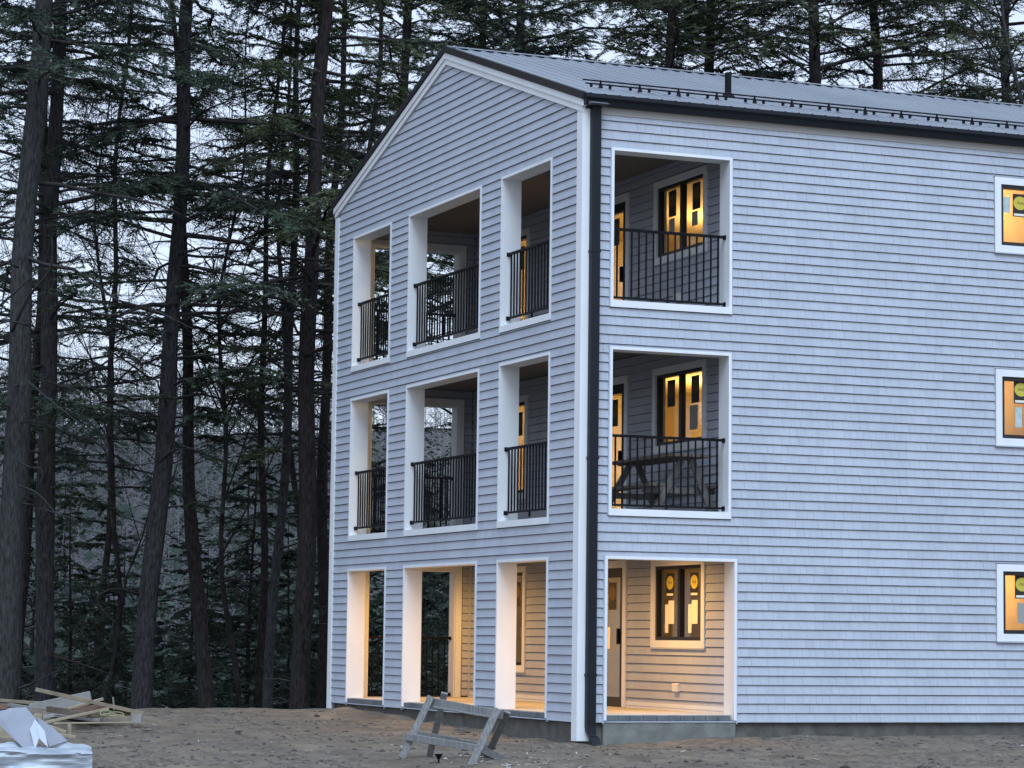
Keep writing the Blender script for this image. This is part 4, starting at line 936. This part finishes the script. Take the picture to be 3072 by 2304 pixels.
# scrap lumber heap
cl_ = lambda a, b, d: at_depth(a*.27125, 1900+b*.27125, d)
G = 'boards in the scrap lumber heap'
boards = [((400, 622, 40.4), (1575, 885, 40.9), .09, .06, 'tanwood', 'long tan stud lying slantwise across the top of the lumber heap'),
 ((330, 850, 41.3), (1005, 705, 41.6), .05, .19, 'greyboard', 'wide grey board under the long slanting stud'),
 ((-200, 728, 42.0), (480, 775, 42.0), .09, .05, 'tanwood', 'weathered plank at the back left of the lumber heap'),
 ((525, 835, 40.7), (985, 905, 40.5), .10, .085, 'brownwood', 'dark brown timber in the middle of the lumber heap'),
 ((500, 985, 40.2), (1205, 832, 40.4), .09, .042, 'newwood', 'pale board slanting up below the dark brown timber'),
 ((600, 995, 39.8), (1470, 985, 39.9), .14, .02, 'newwood', 'thin flat pale board along the front of the lumber heap'),
 ((750, 835, 41.0), (1140, 725, 41.3), .045, .042, 'newwood', 'short pale batten poking out right of the grey board'),
 ((820, 840, 41.4), (1180, 815, 41.4), .05, .09, 'redwood', 'reddish brown board beneath the long slanting stud'),
 ((-150, 805, 41.6), (145, 812, 41.5), .09, .09, 'redwood', 'orange brown block at the left edge of the lumber heap'),
 ((1250, 705, 42.2), (1262, 850, 42.2), .035, .02, 'greyboard', 'thin grey stake standing behind the lumber heap'),
 ((1465, 940, 40.5), (1570, 945, 40.5), .09, .13, 'greyboard', 'grey block propping the low end of the long stud'),
 ((380, 920, 39.6), (470, 930, 39.6), .10, .09, 'newwood', 'pale offcut behind the grey metal sheet'),
 ((480, 1010, 38.6), (735, 1095, 38.6), .09, .045, 'newwood', 'pale slanted offcut right of the grey metal sheet'),
 ((768, 1010, 38.4), (768, 1125, 38.4), .085, .042, 'newwood', 'short upright offcut beside the wrapped bundle'),
 ((600, 1115, 38.0), (845, 1150, 38.0), .09, .045, 'newwood', 'low offcut just above the wrapped bundle'),
 ((560, 905, 40.9), (1120, 960, 40.7), .12, .05, 'greyboard', 'grey board lying flat under the dark brown timber'),
 ((640, 760, 41.9), (905, 775, 41.9), .12, .10, 'greyboard', 'grey offcut tucked behind the wide grey board'),
 ((300, 960, 40.2), (600, 905, 40.3), .10, .05, 'greyboard', 'short grey board rising from behind the grey metal sheet'),
 ((1000, 905, 40.7), (1440, 880, 40.9), .10, .08, 'brownwood', 'dark timber in the shadow under the low end of the long stud'),
 ((100, 790, 41.5), (420, 840, 41.3), .10, .05, 'oldwood', 'blue grey weathered board left of the wide grey board'),
 ((-120, 1015, 36.6), (160, 1165, 36.5), .05, .17, 'newwood', 'wide yellowish board at the left edge below the grey metal sheet')]
for a, b, w_, h_, mt, lab in boards:
    p, q = cl_(*a), cl_(*b); base = (p+q)/2
    o = item('plank', base, lab, 'board', G)
    beam_part(o, 'board', p, q, w_, h_, M[mt], (0, 0, 1) if abs(a[0]-b[0]) > 20 else (1, 0, 0))
    if mt == 'tanwood' or w_ == .14:
        for e, s_ in ((p, 1), (q, -1)):
            dv = (q-p)/np.linalg.norm(q-p)*s_; beam_part(o, 'sawn_end', e-dv*0.002, e+dv*0.001, w_*0.97, h_*0.97, M['newwood'], bevel=0)
# brown dirt and bark lump under the heap so that the boards rest on something
rs = np.random.RandomState(9)
cb = cl_(820, 1010, 40.9); gzc = float(gz(cb[0], cb[1], False))
th = np.linspace(0, 2*np.pi, 29)[:-1]; rr = np.linspace(0, 1, 9); V = []; 
for r_ in rr:
    for t in th:
        x = cb[0]+math.cos(t)*r_*2.1; y = cb[1]+math.sin(t)*r_*0.8+0.4; hgt = (1-r_**2)*0.36
        V.append((x, y, gzc-0.05+hgt*(0.8+0.5*float(vnoise(np.array([x*2.0]), np.array([y*2.0]), 21)[0]))))
n_ = len(th); Fq = [(i*n_+k, i*n_+(k+1) % n_, (i+1)*n_+(k+1) % n_, (i+1)*n_+k) for i in range(len(rr)-1) for k in range(n_)]
o = np_mesh('dirt_mound', np.array(V), np.array(Fq), M['dirt'], smooth=True); tag(o, 'low dirt mound under the scrap lumber', 'mound', kind='structure')
# yellow strapping coil
cs = cl_(1245, 940, 39.7); st = item('strap_coil', cs, 'loose coil of yellow strapping on the front of the lumber heap', 'strap')
pts = [(0.16*math.cos(t)*(1+0.25*math.sin(2.3*t)), 0.10*math.sin(t), 0.02+0.09*abs(math.sin(t*0.5+0.4))*(0.6+0.4*math.sin(1.7*t))) for t in np.linspace(0, 15, 60)]
mb = MB(); mb.tube(pts, 0.006, 5); mb.build('strap', M['strap'], st)
# wrapped bundle
YB = YAW-math.radians(9.5); cR = np.array([math.cos(YB), -math.sin(YB), 0]); cF = np.array([math.sin(YB), math.cos(YB), 0])
pr = at_depth(276, 2300, 28.6); bb = pr - cR*0.85; bb[2] = float(gz(bb[0], bb[1], False))-0.01
bu = item('wrapped_bundle', bb, 'white plastic wrapped bundle in the bottom left corner', 'bundle')
def puff(u, v, w):
    x, y, z = (u-0.5)*1.7, v*1.3, w*0.25
    ed = 0.07; k = 1
    n1 = float(vnoise(np.array([x*3.1+7]), np.array([y*3+z*9.0]), 31)[0]); n2 = float(vnoise(np.array([x*9.0]), np.array([y*5+z*26.0]), 32)[0])
    o_ = 0.09*n1+0.06*n2
    cx = min(u, 1-u)*1.7; cz = (1-w)*0.25; cy = min(v, 1-v)*1.3
    rd = 0.035*max(0, 1-cx/ed)*max(0, 1-cz/ed) + 0.035*max(0, 1-cy/ed)*max(0, 1-cz/ed)
    p = cR*(x*(1+o_*0.10)) + cF*(y+(o_ if v < 0.01 else 0)) + np.array([0, 0, z-rd+(o_*0.7 if w > 0.99 else 0)])
    return p
mb = MB(); A, B_, Cn = 34, 20, 12
def sheet(fn_, n1, n2):
    vs_ = [fn_(i/n1, j/n2) for j in range(n2+1) for i in range(n1+1)]
    mb.add(vs_, [(j*(n1+1)+i, j*(n1+1)+i+1, (j+1)*(n1+1)+i+1, (j+1)*(n1+1)+i) for j in range(n2) for i in range(n1)])
sheet(lambda a, b: puff(a, 0, b), A, Cn); sheet(lambda a, b: puff(a, b, 1), A, B_); sheet(lambda a, b: puff(1, a, b), B_, Cn); sheet(lambda a, b: puff(0, 1-a, b), B_, Cn); sheet(lambda a, b: puff(1-a, 1, b), A, Cn)
mb.build('wrapping', M['wrap'], bu, True)
# folded grey sheets on the bundle
def plate(name, pts, mat, root, th=0.004):
    b0 = np.array(root.location); P = [np.array(p)-b0 for p in pts]; n_ = np.cross(P[1]-P[0], P[2]-P[0]); n_ = n_/np.linalg.norm(n_)*th
    mb = MB(); k = len(P); mb.add([*P, *[p+n_ for p in P]], [tuple(range(k))[::-1], tuple(range(k, 2*k))] + [(i, (i+1) % k, k+(i+1) % k, k+i) for i in range(k)]); return mb.build(name, mat, root)
s0 = cl_(385, 1285, 28.90); sh = item('metal_sheet', s0, 'bent grey metal sheets standing on the wrapped bundle', 'sheet')
plate('sheet', [cl_(-40, 985, 30.00), cl_(250, 1262, 29.00), cl_(388, 1288, 28.90), cl_(335, 1075, 29.30), cl_(392, 945, 29.60), cl_(290, 822, 29.90), cl_(110, 828, 30.10), cl_(65, 850, 30.10), cl_(-40, 865, 30.20)], M['sheetmetal'], sh)
plate('sheet', [cl_(400, 930, 29.65), cl_(545, 1255, 29.10), cl_(745, 1190, 29.40), cl_(610, 1070, 29.60), cl_(470, 960, 29.75)], M['sheetmetal'], sh)
plate('lit_flap', [cl_(388, 1284, 28.88), cl_(432, 1162, 29.00), cl_(390, 950, 29.55), cl_(335, 1062, 29.20)], M['channel'], sh)  # lit folds of the grey sheet, brightness put in with a paler material
plate('lit_flap', [cl_(432, 1162, 28.98), cl_(530, 1262, 28.80), cl_(492, 1085, 29.20), cl_(388, 952, 29.55)], M['channel'], sh)
# picnic-style work table on the middle porch
M['tablewood'] = nmat('grey_table_wood', (0.10, 0.092, 0.085), 0.85, (0.17, 0.16, 0.15), 5)
tb = item('picnic_table', (1.85, 1.5, FL[1]), 'brown timber picnic table on the middle floor porch behind the front railing', 'table')
for x in (1.72, 1.88, 2.04, 2.20): beam_part(tb, 'top_plank', (x, 0.38, 4.20), (x, 2.7, 4.20), 0.14, 0.045, M['brownwood'])
for x in (1.33, 1.47, 2.42): beam_part(tb, 'seat_plank', (x, 0.36, 3.75), (x, 2.72, 3.75), 0.13, 0.045, M['brownwood'])
for y in (0.60, 2.45):
    beam_part(tb, 'leg', (1.92, y, 4.17), (1.42, y, FL[1]+0.02), 0.04, 0.10, M['tablewood'], (1, 0, 0.5)); beam_part(tb, 'leg', (2.04, y-0.05, 4.17), (2.42, y-0.05, FL[1]+0.02), 0.04, 0.10, M['tablewood'], (1, 0, -0.5))
    beam_part(tb, 'seat_support', (1.28, y+0.05, 3.69), (2.47, y+0.05, 3.69), 0.04, 0.09, M['tablewood'])
# loose stones, clods and pale scraps
n = 5200; uu = rs.uniform(-100, 3200, n); dd_ = rs.uniform(29.3, 46, n)
pt = np.array([at_depth(a, 1946, b) for a, b in zip(uu, dd_)]); ok = ~((pt[:, 0] > -0.05) & (pt[:, 1] > -0.12)); pt = pt[ok]; n = len(pt)
pt[:, 2] = gz(pt[:, 0], pt[:, 1]); sz = 0.008+0.035*rs.uniform(0, 1, n)**4
octv = np.array([(1, 0, 0), (-1, 0, 0), (0, 1, 0), (0, -1, 0), (0, 0, 1), (0, 0, -0.6)], float); octf = np.array([(0, 2, 4), (2, 1, 4), (1, 3, 4), (3, 0, 4), (2, 0, 5), (1, 2, 5), (3, 1, 5), (0, 3, 5)])
V = pt[:, None]+octv[None]*sz[:, None, None]*rs.uniform(0.6, 1.5, (n, 6, 1))*np.array([1.3, 1.3, 0.75]); Fq = (octf[None]+np.arange(n)[:, None, None]*6).reshape(-1, 3)
M['stone'] = nmat('stone', (0.045, 0.040, 0.036), 0.95, (0.15, 0.135, 0.12), 1.7, thr=(0.40, 0.62))
o = np_mesh('gravel', V.reshape(-1, 3), Fq, M['stone']); tag(o, 'small stones and clods strewn over the dirt', 'gravel', kind='stuff')
n = 190; uu = np.concatenate([rs.normal(1560, 120, 100), rs.uniform(0, 3100, 90)]); dd_ = np.concatenate([rs.uniform(31.5, 34.5, 100), rs.uniform(29.5, 45, 90)])
pt = np.array([at_depth(a, 1946, b) for a, b in zip(uu, dd_)]); ok = ~((pt[:, 0] > -0.1) & (pt[:, 1] > -0.15)); pt = pt[ok]; n = len(pt); pt[:, 2] = gz(pt[:, 0], pt[:, 1])+0.006
a = rs.uniform(0, 6.28, n); dx = np.stack([np.cos(a), np.sin(a), rs.normal(0, 0.25, n)], 1)*(0.008+0.045*rs.uniform(0, 1, (n, 1))**3); dy = np.stack([-np.sin(a), np.cos(a), rs.normal(0, 0.5, n)], 1)*rs.uniform(0.004, 0.014, (n, 1))
V = np.stack([pt-dx-dy, pt+dx-dy, pt+dx+dy, pt-dx+dy], 1); V = np.concatenate([V, V+np.array([0, 0, 0.006])], 1)
q = np.array([(3, 2, 1, 0), (4, 5, 6, 7), (0, 1, 5, 4), (1, 2, 6, 5), (2, 3, 7, 6), (3, 0, 4, 7)]); Fq = (q[None]+np.arange(n)[:, None, None]*8).reshape(-1, 4)
M['chip'] = nmat('pale_scrap', (0.30, 0.28, 0.24), 0.8, (0.55, 0.55, 0.54), 0.8, thr=(0.45, 0.6))
o = np_mesh('scraps', V.reshape(-1, 3), Fq, M['chip']); tag(o, 'pale chips and paper scraps lying on the dirt', 'scraps', kind='stuff')
